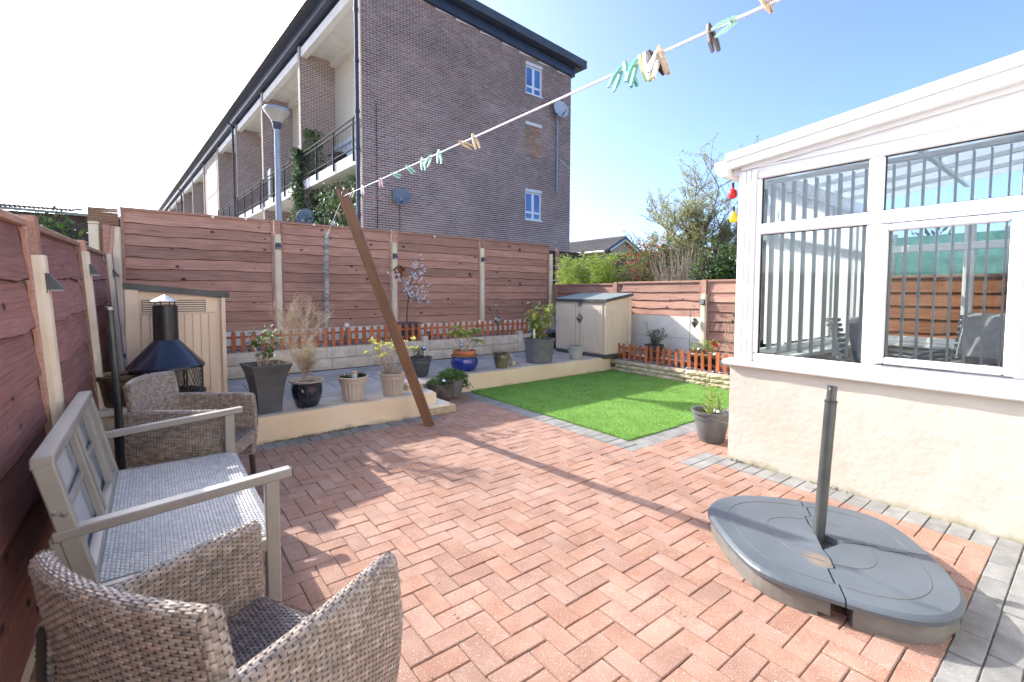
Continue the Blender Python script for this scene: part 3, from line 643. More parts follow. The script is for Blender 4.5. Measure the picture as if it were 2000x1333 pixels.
# ---- low picket fences
pk = [(-.0275,0),(.0275,0)] + [(.0275*math.cos(R(a)), .27+.0275*math.sin(R(a))) for a in range(0,181,30)]
pmesh = MB().prism(pk, -.008, .008, 'y').mesh('picket', K['picket'])
pf = thing('picket_fence', 'long low orange picket fence standing on the bed wall before the back fence', 'picket fence', (3.4,7.36,BZ-.01))
x = .64; rails = MB()
while x < 6.15:
    put('picket', pmesh, pf, (x-3.4+rng.uniform(-.004,.004), 0, rng.uniform(-.004,.006)), (rng.uniform(-.03,.03), rng.uniform(-.02,.02), rng.uniform(-.05,.05)), (1,1,rng.uniform(.98,1.04))); x += .1215
for z in (.085,.215): put('rail', MB().box((0,0,0),(5.5,.016,.032),None,.003).mesh('rail', K['picket_rail']), pf, (0,.017,z))
pf2 = thing('picket_fence', 'short low orange picket fence on the split stone wall beyond the lawn', 'picket fence', (6.85,4.3,.215))
y = 5.57
while y > 2.3:
    put('picket', pmesh, pf2, (rng.uniform(-.006,.006), y-4.3, rng.uniform(-.012,.004)), (rng.uniform(-.04,.04), rng.uniform(-.03,.03), R(-90)+rng.uniform(-.08,.08)), (1,1,rng.uniform(.97,1.04))); y -= .119
for z in (.085,.215): put('rail', MB().box((0,0,0),(.016,3.35,.03),None,.003).mesh('rail', K['picket_rail']), pf2, (.018,-.35,z))
xx = 6.86
while xx < 7.3: put('picket', pmesh, pf2, (xx-6.85+.03, 1.33, 0), (0,rng.uniform(-.03,.03),0), (1,1,1.06)); xx += .115

# ---- small wall lights on the fence posts
def fence_light(label, P, ang, first=[None]):
    if first[0] is None:
        t = thing('fence_light', label, 'light', P, ang, 'small black lights on the fence posts')
        hb = MB(); a = [(-.032,-.004,.045),(.032,-.004,.045),(.042,-.06,-.03),(-.042,-.06,-.03),(-.042,0,-.03),(.042,0,-.03),(.032,0,.045),(-.032,0,.045)]
        hb.add(a, [(0,3,2,1),(0,1,6,7),(1,2,5,6),(3,0,7,4),(4,7,6,5)])
        hb.box((0,.004,.0),(.08,.008,.10)); hb.build('housing', K['dark_plastic'], t)
        MB().box((0,-.028,-.034),(.066,.046,.012),None,.004).build('lens', K['clear'], t); first[0] = t; return t
    t = copy_tree(first[0]); t.location = P; t.rotation_euler = (0,0,ang); t['label'] = label; return t
for k, lab in ((1,'small black light on the cream post beside the shed and the lamp post'),(2,'small black light on the cream post above the bird house'),(3,'small black light on the third cream post, right of the white blossom')):
    fence_light(lab, (bx[k], 8.0, (0,2.15,2.09,2.115)[k]), 0)
for k, lab in ((2,'large looking black light on the nearest leaning post at left'),(3,'black light on the second leaning post of the left fence'),(4,'black light on the left fence post in the far corner')):
    z = (0,0,1.47,1.60,1.64)[k]; p = lfp(py[k]); fence_light(lab, (p[0]+.075-.05*z, p[1], z), LANG)
fence_light('small black light on the concrete post of the sunny right fence', (7.37,4.23,1.285), RANG)

# ---- oddments in the corner where the two fences meet
rs = thing('reed_screen', 'short strip of brown reed screen above the corner of the fences', 'screen', (-.46,8.35,1.2))
for k in range(24): pt(rs, 'reed', MB().tube([(-.16,0,0),(.15,0,rng.uniform(-.006,.006))], .014, 6), K['reed'], (0, rng.uniform(-.006,.006), 1.34-k*.027))
tp = thing('timber_brace', 'reddish timber brace leaning in the fence corner beside the cream post', 'timber', (-.42,8.02,.3))
pt(tp, 'post', MB().bar((-.02,0,.3),(0,.02,2.0),.075,.06,(0,1,0),.004), K['fence_trim'], (0,0,0)); pt(tp, 'strut', MB().bar((.0,-.04,1.3),(.065,0,1.98),.04,.05,(0,1,0),.004), K['fence_trim'], (0,0,0))
cp = thing('spare_post', 'pale concrete post standing behind the corner of the left fence', 'post', (-.55,8.1,.0)); pt(cp, 'shaft', MB().box((0,0,1.15),(.10,.10,2.3),None,.01), K['post'], (0,0,0)); pt(cp, 'cap', MB().box((0,0,2.32),(.11,.11,.03),None,.008), K['post'], (0,0,0))
# ================================================================ conservatory
CX, CY, CYB, CXF = 3.92, 1.985, -2.2, 7.0
cv = thing('conservatory', 'white framed lean-to conservatory on a cream rendered dwarf wall at right', 'conservatory', (5.4,0,0))
def cpart(name, mb, m, smooth=False): return mb.build(name, m, cv, W(cv), smooth)
def rwall(a, b, ax, seed):                               # rendered wall face with slight unevenness
    return MB().span(a, b, .008)
def trowelled(u0, u1, z0, z1, P, nrm, name):           # hand trowelled render: a finely uneven face
    nu, nv = int((u1-u0)/.022), int((z1-z0)/.022); vs_ = []
    for j in range(nv+1):
        for i in range(nu+1):
            u = u0+(u1-u0)*i/nu; z = z0+(z1-z0)*j/nv
            h = .0035*noise.noise((u*2.1,z*2.6,3)) + .0030*max(0,noise.noise((u*5+z*3,z*4.5-u*2,7)))**.6*1.2 + .0012*noise.noise((u*16,z*16,1))
            vs_.append(Vector(P(u, z)) + Vector(nrm)*h)
    mb = MB().add(vs_, [(j*(nu+1)+i, j*(nu+1)+i+1, (j+1)*(nu+1)+i+1, (j+1)*(nu+1)+i) for j in range(nv) for i in range(nu)])
    return mb.build(name, K['conserv_wall'], cv, W(cv), True)
cpart('dwarf_wall', rwall((CX+.008,CYB,-.1),(CX+.22,CY-.003,.817),0,1), K['conserv_wall'])
trowelled(CYB, CY, -.05, .818, lambda u, z: (CX, CY-(u-CYB), z), (-1,0,0), 'render_face')
cpart('dwarf_wall', MB().span((CX+.22,CY-.22,-.1),(CXF,CY-.001,.817),.008), K['conserv_wall'])
cpart('dwarf_wall', MB().span((CXF-.22,CYB,-.1),(CXF-.001,CY-.22,.816),.008), K['conserv_wall'])
def sill(a, b): return MB().span(a, b, .012)
cpart('sill', sill((CX-.055,CYB,.822),(CX+.25,CY+.05,.870)), K['white'])
cpart('sill', sill((CX+.25,CY-.25,.8225),(CXF+.05,CY+.05,.8695)), K['white'])
cpart('sill', sill((CXF-.25,CYB,.8228),(CXF+.05,CY-.25,.869)), K['white'])
FX0, FX1 = CX-.008, CX+.062
# corner post with shallow ridges
pb_ = MB(); pb_.span((CX+.0,1.80,.871),(CX+.12,CY-.03,2.44),.006)
cpart('corner_post', pb_, K['white'])
for k in range(3): cpart('post_ridge', MB().span((CX-.012,1.925-.042*k-.034,.8712),(CX+.004,1.925-.042*k,2.436),.007), K['white'])
mull = [1.795, 1.012, .287, -.438, -1.163, -1.888]
def frame(name, a, b, bev=.010): return cpart(name, MB().span(a, b, bev), K['white'])
frame('bottom_rail', (FX0,CYB,.8715),(FX1,1.795,.940)); frame('transom', (FX0-.003,CYB,1.905),(FX1-.001,1.795,1.990)); frame('head_rail', (FX0-.001,CYB,2.355),(FX1,1.795,2.412))
frame('jamb', (FX0+.002,1.765,.941),(FX1-.002,1.802,2.354))
for y in mull[1:]:
    frame('mullion', (FX0+.002,y-.045,.941),(FX1-.002,y+.045,1.904)); frame('mullion', (FX0+.002,y-.045,1.991),(FX1-.002,y+.045,2.354))
for k in range(5):
    y1 = mull[k]-(.03 if k == 0 else .045); y0 = mull[k+1]+.045
    if k == 0: y1 = 1.765
    cpart('window_pane', MB().span((CX+.02,y0,1.99),(CX+.034,y1,2.355)), K['glass'])
    gl = (y0, y1, .94, 1.905)
    if k in (1, 3):                                     # opening light with its own sash
        s = cpart('opening_sash', MB(), K['white']) if False else None
        sb = MB(); o_ = .055
        sb.span((CX-.032,y0-.016,.955),(CX+.018,y0+.036,1.893),.010); sb.span((CX-.032,y1-.036,.955),(CX+.018,y1+.016,1.893),.010)
        sb.span((CX-.031,y0+.036,.956),(CX+.0175,y1-.036,1.002),.010); sb.span((CX-.031,y0+.036,1.848),(CX+.0175,y1-.036,1.892),.010)
        cpart('opening_sash', sb, K['white']); gl = (y0+.03, y1-.03, .995, 1.855)
    cpart('window_pane', MB().span((CX+.019,gl[0],gl[2]),(CX+.033,gl[1],gl[3])), K['glass'])
    for (ya, yb, za, zb), dx in ((gl, -.0335 if k in (1,3) else -.0), ((y0,y1,1.99,2.355), .0)):   # black glazing gasket
        xa = CX+.012; gk = MB(); w_ = .005
        gk.span((xa,ya-.001,za-.001),(xa+.02,ya+w_,zb+.001)); gk.span((xa,yb-w_,za-.001),(xa+.02,yb+.001,zb+.001)); gk.span((xa+.0005,ya+w_,za-.001),(xa+.0195,yb-w_,za+w_)); gk.span((xa+.0005,ya+w_,zb-w_),(xa+.0195,yb-w_,zb+.001))
        cpart('glazing_gasket', gk, K['gasket'])
# gable triangle and bargeboard (roof rises towards the house)
zb_ = lambda y: 2.475+.090*(1.893-y); zt_ = lambda y: 2.60+.1045*(1.981-y)
tri = MB(); tri.prism([(1.795,2.413),(CYB,2.413),(CYB,zb_(CYB)+.03),(1.90,zb_(1.90)+.01),(1.90,2.441)], CX+.015, CX+.055, 'x'); cpart('gable_panel', tri, K['white'])
def sloped(y0, y1, x0, x1, f0, f1, bev=0): return MB().add([(x0,y0,f0(y0)),(x1,y0,f0(y0)),(x1,y0,f1(y0)),(x0,y0,f1(y0)),(x0,y1,f0(y1)),(x1,y1,f0(y1)),(x1,y1,f1(y1)),(x0,y1,f1(y1))], [(0,3,2,1),(4,5,6,7),(0,1,5,4),(1,2,6,5),(2,3,7,6),(3,0,4,7)])
cpart('bargeboard', sloped(CYB, 2.03, CX-.07, CX-.01, lambda y: zb_(y)+.005, lambda y: zb_(y)+(zt_(y)-zb_(y))*.52), K['white'])
cpart('bargeboard_cap', sloped(CYB, 2.035, CX-.082, CX+.03, lambda y: zb_(y)+(zt_(y)-zb_(y))*.53, zt_), K['white'])
cpart('soffit_strip', sloped(CYB, 1.93, CX-.009, CX+.014, lambda y: zb_(y)-.03, lambda y: zb_(y)+.04), K['white'])
cpart('raked_trim', sloped(CYB, 1.80, CX-.0, CX+.014, lambda y: 2.413+.035, lambda y: 2.413+.05), K['white'])
cpart('roof_sheet', sloped(CYB, 2.02, CX+.03, CXF+.05, lambda y: zt_(y)-.045, lambda y: zt_(y)-.02), K['polycarb'])
for k in range(1, 6): cpart('roof_bar', sloped(CYB, 2.0, CX+k*.52-.02, CX+k*.52+.02, lambda y: zt_(y)-.085, lambda y: zt_(y)-.046), K['white'])
for y in (1.0,.1,-.8,-1.7): cpart('roof_purlin', MB().span((CX+.06,y-.02,zt_(y)-.12),(CXF,y+.02,zt_(y)-.088)), K['white'])
gp = [(2.02,2.545),(2.02,2.43),(2.06,2.415),(2.105,2.43),(2.13,2.475),(2.135,2.535),(2.125,2.545),(2.115,2.48),(2.09,2.445),(2.035,2.44),(2.035,2.545)]
cpart('gutter', MB().prism(gp, CX-.06, CXF+.1, 'x'), K['white']); cpart('gutter_end', MB().prism([(2.02,2.545),(2.02,2.43),(2.06,2.415),(2.105,2.43),(2.13,2.475),(2.135,2.545)], CX-.064, CX-.0605, 'x'), K['white'])
cpart('eaves_beam', MB().span((CX+.02,1.90,2.413),(CXF,2.015,2.53),.006), K['white'])
# end wall (facing the back fence) and far side: frames and panes
ex = [CX+.13, 4.83, 5.55, 6.27, CXF-.01]
for z0, z1 in ((.8705,.94),(1.905,1.99),(2.355,2.412)): frame('end_rail', (CX+.121,CY-.09,z0),(CXF,CY-.03,z1))
for x in ex[1:]: frame('end_mullion', (x-.045,CY-.088,.941),(x+.045,CY-.032,1.904)); frame('end_mullion', (x-.045,CY-.088,1.991),(x+.045,CY-.032,2.354))
for k in range(4):
    for z0, z1 in ((.94,1.905),(1.99,2.355)): cpart('window_pane', MB().span((ex[k]+.03,CY-.066,z0),(ex[k+1]-.04,CY-.052,z1)), K['glass'])
fy = [1.85, .95, .05, -.85, -1.75]
for z0, z1 in ((.870,.94),(1.905,1.99),(2.355,2.412)): frame('far_rail', (CXF-.09,CYB,z0),(CXF-.03,CY-.091,z1))
for y in fy: frame('far_mullion', (CXF-.088,y-.045,.941),(CXF-.032,y+.045,1.904)); frame('far_mullion', (CXF-.088,y-.045,1.991),(CXF-.032,y+.045,2.354))
for k in range(4):
    for z0, z1 in ((.94,1.905),(1.99,2.355)): cpart('window_pane', MB().span((CXF-.066,fy[k+1]+.04,z0),(CXF-.052,fy[k]-.04,z1)), K['glass'])
cpart('floor', MB().span((CX+.22,CYB,-.1),(CXF-.22,CY-.22,.12)), K['floor_in'])
# the house the conservatory leans against (behind the camera, facing the sun)
hw_ = thing('house', 'cream rendered house that the conservatory leans against', 'house', (1.0,CYB-.15,0))
def hpart(name, mb, m): return mb.build(name, m, hw_, W(hw_))
hpart('wall', MB().span((-3.5,CYB-.3,-.1),(9.5,CYB-.002,5.6)), K['cream_trim'])
for xa, xb, za, zb in ((-.2,1.3,.02,2.15),(2.0,3.4,.95,2.15),(-.8,1.0,3.2,4.5),(3.0,4.8,3.2,4.5),(6.4,8.0,3.4,4.5)):
    fr_ = MB()
    for a_, b_ in (((xa,za),(xa+.08,zb)),((xb-.08,za),(xb,zb)),((xa+.08,zb-.08),(xb-.08,zb)),((xa+.08,za),(xb-.08,za+.08)),(((xa+xb)/2-.04,za+.08),((xa+xb)/2+.04,zb-.08))): fr_.span((a_[0],CYB-.0,a_[1]),(b_[0],CYB+.05,b_[1]))
    o_ = hpart('window' if za > .5 else 'patio_door', fr_, K['white']); MB().span((xa+.08,CYB+.005,za+.08),(xb-.08,CYB+.015,zb-.08)).build('pane', K['far_pane'], o_)
hpart('gutter', MB().tube([(-3.5,CYB+.1,5.62),(9.5,CYB+.1,5.62)], .06, 8), K['white'])
hpart('roof', MB().add([(-3.7,CYB+.25,5.55),(9.7,CYB+.25,5.55),(9.7,CYB-4,8.0),(-3.7,CYB-4,8.0),(-3.7,CYB+.25,5.66),(9.7,CYB+.25,5.66),(9.7,CYB-4,8.11),(-3.7,CYB-4,8.11)],[(0,3,2,1),(4,5,6,7),(0,1,5,4),(1,2,6,5),(2,3,7,6),(3,0,4,7)]), K['rooftile'])
# blinds
vb = thing('vertical_blind', 'row of open grey vertical blind slats behind the front conservatory windows', 'blind', (CX+.14,0,2.33))
sm = MB().box((0,0,-.69),(.085,.0022,1.36)).mesh('slat', K['blind_grey'])
y = 1.735
while y > -2.0: put('slat', sm, vb, (0,y,0), (0,0,rng.uniform(-.06,.06))); y -= .0785
put('headrail', MB().box((0,-.15,.012),(.045,3.85,.03),None,.003).mesh('headrail', K['white']), vb, (0,0,0))
vb2 = thing('vertical_blind', 'sunlit white vertical blind closed across the end windows inside the conservatory', 'blind', (5.5,CY-.17,2.33))
sm2 = MB().box((0,0,-.67),(.087,.0022,1.34)).mesh('slat', K['blind'])
x = 4.22
while x < 6.85:
    if not (4.86 < x < 4.95 or 5.62 < x < 5.72): put('slat', sm2, vb2, (x-5.5,rng.uniform(-.004,.004),0), (0,0,R(62)+rng.uniform(-.06,.06)))
    x += .082
put('headrail', MB().box((0,0,.012),(2.7,.045,.03),None,.003).mesh('headrail', K['white']), vb2, (0,0,0))
# furniture seen through the glass
def wicker_chair(label, P, ang, group=None):
    t = thing('conservatory_chair', label, 'armchair', P, ang)
    for sy in (-1,1):
        mb = MB()
        for k in range(9): mb.tube([(-.30,sy*.33,.62-k*.045),(.05,sy*.36,.60-k*.045),(.30,sy*.34,.55-k*.045)], .017, 6)
        mb.build('arm', K['slat_grey'], t, smooth=True)
        MB().tube([(.28,sy*.31,0),(.28,sy*.31,.2)], .022, 8).build('leg', K['slat_grey'], t)
    mb = MB()
    for k in range(13): mb.tube([(-.33-.012*k,-.34,.30+k*.05),(-.39-.014*k,0,.31+k*.05),(-.33-.012*k,.34,.30+k*.05)], .019, 6)
    mb.build('backrest', K['slat_grey'], t, smooth=True)
    MB().box((0,0,.30),(.62,.62,.10),None,.03).build('seat_frame', K['slat_grey'], t)
    MB().box((.02,0,.42),(.58,.58,.13),None,.05).build('seat_cushion', K['cushion'], t, smooth=True)
    MB().box((-.30,0,.74),(.14,.50,.40),Matrix.Rotation(-.2,3,'Y'),.06).build('back_cushion', K['cushion'], t, smooth=True)
    return t
wicker_chair('grey wicker armchair by the blinds inside the conservatory corner', (5.25,1.12,.27), R(-75))
wicker_chair('grey wicker armchair with a pale cushion deeper inside the conservatory', (5.05,.60,.33), R(165))
pf_ = thing('pouffe', 'round pale pouffe inside the conservatory at the right edge', 'pouffe', (5.35,-.12,.25))
MB().lathe([(0,.0),(.34,.02),(.40,.25),(.41,.55),(.38,.80),(.25,.86),(0,.87)],n=30).build('cover', K['cushion'], pf_, smooth=True); MB().lathe([(.392,.40),(.415,.405),(.42,.42),(.415,.435),(.40,.44)],n=30).build('piping', K['slat_grey'], pf_, smooth=True)
# things in the neighbouring garden seen through it
tn = thing('garden_windbreak', 'teal net screen beyond the far fence seen through the conservatory glass', 'screen', (9.2,.9,0))
for k in range(5): MB().tube([(0,-2.4+k*1.2,0),(0,-2.4+k*1.2,2.35)], .03, 6).build('post', K['steel'], tn)
MB().span((-.02,-2.4,1.0),(.02,2.4,2.3)).build('net', K['teal'], tn)

# ================================================================ apartment block (parallelogram plan: gable along X, long side running away)
BX, BY, GW = 6.64, 18.0, 11.26
ab = thing('apartment_block', 'brown brick flats with white balcony recesses and a dark overhanging roof behind the fence', 'building', (BX,BY,0))
FE = Vector((-.063,1,0)).normalized()
def F(s, d, z): return (BX + FE.x*s + d, BY + FE.y*s, z)
def hexa(P, name, m, par=ab):                            # P: 8 world points bottom ring then top ring
    return MB().add(P, [(0,3,2,1),(4,5,6,7),(0,1,5,4),(1,2,6,5),(2,3,7,6),(3,0,4,7)]).build(name, m, par, W(ab) if par is ab else (0,0,0))
def fbox(name, m, s0, s1, d0, d1, z0, z1): return hexa([F(s0,d0,z0),F(s0,d1,z0),F(s1,d1,z0),F(s1,d0,z0),F(s0,d0,z1),F(s0,d1,z1),F(s1,d1,z1),F(s1,d0,z1)], name, m)
zr = lambda x: 13.72 - (x-BX)*.080                      # wall head of the gable
# gable: mortar backing with every brick standing proud
HX0, HX1 = 14.81, 15.84
for xa, xb in ((BX, HX0), (HX1, BX+GW)): MB().prism([(xa,0),(xb,0),(xb,zr(xb)),(xa,zr(xa))], BY, BY+.35, 'y').build('gable_wall', K['b_mortar'], ab, W(ab))
for za, zb in ((0,5.10),(6.45,8.19),(9.72,11.24)): MB().span((HX0,BY,za),(HX1,BY+.35,zb)).build('gable_wall', K['b_mortar'], ab, W(ab))
MB().prism([(HX0,12.58),(HX1,12.58),(HX1,zr(HX1)),(HX0,zr(HX0))], BY, BY+.35, 'y').build('gable_wall', K['b_mortar'], ab, W(ab)); MB().span((HX0,BY+.04,8.19),(HX1,BY+.35,9.72)).build('gable_wall', K['b_mortar'], ab, W(ab))
BL, BH = .2812, .09375
holes = [(14.81,15.84,12.58-1.34,12.58), (14.81,15.84,8.19,9.72), (14.81,15.84,5.10,6.45)]
bricks_g = []
row = 0; z = 2.4
while z < 13.9:
    x = BX - (BL/2 if row % 2 else 0)
    while x < BX+GW:
        a, b = max(x, BX), min(x+BL, BX+GW)
        seg = [(a,b)]
        for h in holes:
            if z+BH*.7 > h[2] and z+BH*.3 < h[3]:
                seg = [q for s_ in seg for q in ((s_[0],min(s_[1],h[0])),(max(s_[0],h[1]),s_[1])) if q[1]-q[0] > .03]
        for a_, b_ in seg:
            if b_-a_ > .03 and z+BH < zr((a_+b_)/2)-.01: bricks_g.append((a_, b_, z))
        x += BL
    z += BH; row += 1
bm_ = {}; stf = MB(); ns = 0
bricks_g.sort(key=lambda b: (b[0]-BX)**2 + (b[2]-5.6)**2*1.0)
for a_, b_, z in bricks_g:
    L_ = b_-a_-.022
    if abs(L_-(BL-.022)) < .004 and ns < 300 and in_view(((a_+b_)/2,BY,z)) and z > 4.6:
        k = ns % 4
        if k not in bm_: bm_[k] = MB().box((0,0,0),(BL-.022,.03,BH-.026),None,.003).mesh('brick', K['b_brick'])
        put('brick', bm_[k], ab, loc_in(ab, ((a_+b_)/2, BY-.006+rng.uniform(-.003,.003), z+BH/2))); ns += 1
    elif L_ > .02: stf.box(((a_+b_)/2, BY-.006+rng.uniform(-.003,.003), z+BH/2), (L_,.03,BH-.026))
stf.build('brickwork', K['b_brick'], ab, W(ab), kind='stuff')
# gable windows, the bricked-up one, lintels
for n, h in enumerate(holes):
    MB().span((h[0]-.02,BY-.03,h[3]),(h[1]+.02,BY+.02,h[3]+.15)).build('lintel', K['slab_white'], ab, W(ab))
    if n == 1:
        pz = MB(); z = h[2]; r_ = 0
        while z < h[3]-.02:
            x = h[0] - (BL/2 if r_ % 2 else 0)
            while x < h[1]:
                a_, b_ = max(x,h[0]), min(x+BL,h[1])
                if b_-a_ > .04: pz.box(((a_+b_)/2, BY+.0, z+BH/2), (b_-a_-.018,.03,BH-.020))
                x += BL
            z += BH; r_ += 1
        pz.build('bricked_up_window', K['b_patch'], ab, W(ab)); continue
    win = MB(); f_ = .075; xm = (h[0]+h[1])/2; zm = h[2]+.36
    for a_, b_ in (((h[0],h[2]),(h[0]+f_,h[3])),((h[1]-f_,h[2]),(h[1],h[3])),((xm-f_,h[2]),(xm+f_,h[3])),((h[0]+f_,h[2]),(xm-f_,h[2]+f_)),((xm+f_,h[2]),(h[1]-f_,h[2]+f_)),((h[0]+f_,h[3]-f_),(xm-f_,h[3])),((xm+f_,h[3]-f_),(h[1]-f_,h[3])),((h[0]+f_,zm-.05),(xm-f_,zm+.05)),((xm+f_,zm-.05),(h[1]-f_,zm+.05))):
        win.span((a_[0],BY+.05,a_[1]),(b_[0],BY+.11,b_[1]))
    wo = win.build('window', K['far_frame'], ab, W(ab))
    for xa, xb in ((h[0]+f_,xm-f_),(xm+f_,h[1]-f_)):
        for za, zb in ((h[2]+f_,zm-.05),(zm+.05,h[3]-f_)): MB().span((xa,BY+.075,za),(xb,BY+.095,zb)).build('pane', K['far_pane'], wo)
    MB().span((h[0]-.05,BY-.07,h[2]-.06),(h[1]+.05,BY+.06,h[2])).build('sill', K['far_frame'], wo)
# roof: inner fascia board and the wider slab edge above it
LEN = 74.0
def roofslab(name, m, o_g, o_f, o_r, h0, h1):
    xl0 = BX-o_f; xr = BX+GW+o_r; y0 = BY-o_g; e = F(LEN,0,0); rise = lambda x: 13.72-(x-BX)*.080
    P = [(xl0,y0,rise(BX)+h0),(xr,y0,rise(BX+GW)+h0),(xr+e[0]-BX,e[1],rise(BX+GW)+h0),(xl0+e[0]-BX,e[1],rise(BX)+h0)]
    return hexa(P+[(p[0],p[1],p[2]-h0+h1) for p in P], name, m)
roofslab('fascia', K['fascia'], .16, .22, .14, 0, .38); roofslab('roof', K['roof_edge'], .55, .62, .62, .42, .80); roofslab('roof_soffit', K['fascia'], .36, .42, .4, .381, .42)
fp = [7.15*k for k in range(11)]
ZS, ZSL = 6.95, 6.50
for k, s in enumerate(fp[1:]):
    fbox('fin_wall', K['fin'], s, s+.30, 0, 1.75, 0, 13.6 if k < 6 else 13.6); fbox('fin_edge', K['fin_front'], s-.001, s+.301, -.012, .0, 0, 13.6)
fbox('corner_edge', K['fin_front'], -.0, .32, -.012, .0, 0, 13.6)
for k in range(10):
    s0, s1 = fp[k]+.30+(.05 if k == 0 else 0), fp[k+1]
    if k == 4:
        fbox('stair_wall', K['fin_front'], s0, s1, .06, .3, 0, 13.5)
        for zc in (4.5,7.3,10.2): 
            q = fbox('window', K['far_frame'], s0+.7, s1-1.8, .03, .07, zc, zc+2.5)
            for u in (0,1): hexa([F(s0+.85+u*2.1,.01,zc+.15),F(s0+.85+u*2.1,.03,zc+.15),F(s0+2.7+u*2.1,.03,zc+.15),F(s0+2.7+u*2.1,.01,zc+.15),F(s0+.85+u*2.1,.01,zc+2.3),F(s0+.85+u*2.1,.03,zc+2.3),F(s0+2.7+u*2.1,.03,zc+2.3),F(s0+2.7+u*2.1,.01,zc+2.3)], 'pane', K['far_pane'], q)
        continue
    fbox('rear_wall', K['pebble'], s0, s1, 1.70, 1.95, 8.98, 13.6)
    fbox('rear_panel', K['panel_blue'], s0, s1, 1.70, 1.95, ZS, 8.80)
    fbox('rear_lintel', K['panel_blue'], s0, s1, 1.58, 1.95, 8.80, 8.97)
    fbox('rear_wall', K['pebble'], s0, s1, 1.70, 1.95, 0, ZSL)
    fbox('recess_ceiling', K['soffit'], s0, s1, .05, 1.95, 13.30, 13.5); fbox('ceiling_beam', K['soffit'], s0, s1, .05, .35, 13.08, 13.299); fbox('ceiling_cove', K['soffit'], s0, s1, 1.45, 1.699, 13.0, 13.299)
    sl_ = fbox('balcony_slab', K['slab_white'], s0, s1, -.06, 1.70, ZSL, ZS)
    q = fbox('window', K['far_frame'], s0+.5, s0+2.3, 1.62, 1.70, 10.3, 12.3)
    hexa([F(s0+.62,1.59,10.42),F(s0+.62,1.62,10.42),F(s0+2.18,1.62,10.42),F(s0+2.18,1.59,10.42),F(s0+.62,1.59,12.18),F(s0+.62,1.62,12.18),F(s0+2.18,1.62,12.18),F(s0+2.18,1.59,12.18)], 'pane', K['far_pane'], q)
    q = fbox('balcony_door', K['far_frame'], s0+.6, s0+2.6, 1.63, 1.70, ZS, 8.75)
    for u in (0,1): hexa([F(s0+.72+u*.95,1.60,ZS+.15),F(s0+.72+u*.95,1.63,ZS+.15),F(s0+1.5+u*.95,1.63,ZS+.15),F(s0+1.5+u*.95,1.60,ZS+.15),F(s0+.72+u*.95,1.60,8.6),F(s0+.72+u*.95,1.63,8.6),F(s0+1.5+u*.95,1.63,8.6),F(s0+1.5+u*.95,1.60,8.6)], 'pane', K['far_pane'], q)
    rl = MB()
    for z in (8.28,8.08,7.12): rl.bar(F(s0,-.09,z), F(s1,-.09,z), .05, .05)
    ro = rl.build('balustrade', K['rail'], ab, W(ab))
    for u in range(4): a_ = F(s0+.25+(s1-s0-.5)*u/3, -.10, 0); MB().span((a_[0]-.03,a_[1]-.03,6.62),(a_[0]+.03,a_[1]+.03,8.28)).build('baluster_post', K['rail'], ro)
    if k < 3:
        bmh = MB(); s = s0+.08
        while s < s1: a_ = F(s,-.09,0); bmh.span((a_[0]-.005,a_[1]-.005,7.12),(a_[0]+.005,a_[1]+.005,8.08)); s += .14
        bmh.build('baluster', K['rail'], ro)
    fbox('underslab_pipe', K['roof_edge'], s0+.5, s0+3.2, .8, .92, ZSL-.14, ZSL-.03)
# drainpipes
def drain(s, d=-.13):
    mb = MB(); a_ = F(s, d, 0); mb.tube([(a_[0],a_[1],0),(a_[0],a_[1],13.3),(a_[0]-.1,a_[1],13.6),(a_[0]-.28,a_[1],13.75)], .075, 10)
    o = mb.build('drainpipe', K['fascia'], ab, W(ab), True)
    for z in (5.2,7.0,8.4,10.3,12.2): MB().tube([(a_[0],a_[1],z-.06),(a_[0],a_[1],z+.06)], .095, 10).build('pipe_collar', K['fascia'], o)
drain(.10); drain(22.0); drain(51.0)
# gable cables
for (x, z0, z1) in ((7.20,0,8.9),(8.15,0,5.3)): MB().tube([(x,BY-.04,z0),(x,BY-.04,z1)], .012, 5).build('cable', K['rail'], ab, W(ab))

# ---- satellite dishes
def dish(label, P, aim, rad, mat_, arm=None, mast=None):
    t = thing('satellite_dish', label, 'satellite dish', P, 0, 'satellite dishes on the flats')
    aim = Vector(aim).normalized(); q = aim.to_track_quat('Z','Y'); M_ = q.to_matrix()
    prof = [(0,.0)]+[(rad*r_, .16*rad*r_*r_*1.6) for r_ in (.25,.5,.75,1)]+[(rad*1.02,.16*rad*1.6-.01),(rad*.75,.16*rad*.9-.02),(rad*.4,.0-.02),(0,-.03)]
    mb = MB().lathe(prof, n=28, sy=1.08); mb.v = [tuple(M_ @ Vector(p)) for p in mb.v]; mb.build('reflector', mat_, t, smooth=True)
    low = M_ @ Vector((0,-rad*.95,.16*rad)); low = low if low.z < 0 else M_ @ Vector((0,rad*.95,.16*rad))
    tip = low*.55 + aim*rad*1.15 + Vector((0,0,-rad*.25))
    MB().bar(low*.9, tip, .035, .035).build('feed_arm', K['rail'], t); MB().bar(tip-aim*.02, tip-aim*.16, .08, .08, bev=.015).build('receiver', K['dish_light'], t)
    MB().tube([-aim*.02, -aim*.18+Vector((0,.0,-.1)), Vector(arm or (0,.3,-.1))], .03, 7).build('bracket', K['rail'], t, smooth=True)
    if mast: MB().tube([(0,.22,-.2),(0,.22,-mast)], .045, 8).build('mast', K['lamp_metal'], t, smooth=True)
    return t
dish('grey satellite dish low on the gable beside the drainpipe', (8.11,BY-.30,5.28), (-.45,-1,.35), .335, K['dish'])
dish('pale satellite dish on a long mast near the right edge of the gable', (16.84,BY-.32,10.78), (-.2,-1,.25), .42, K['dish_light'], None, 4.1)
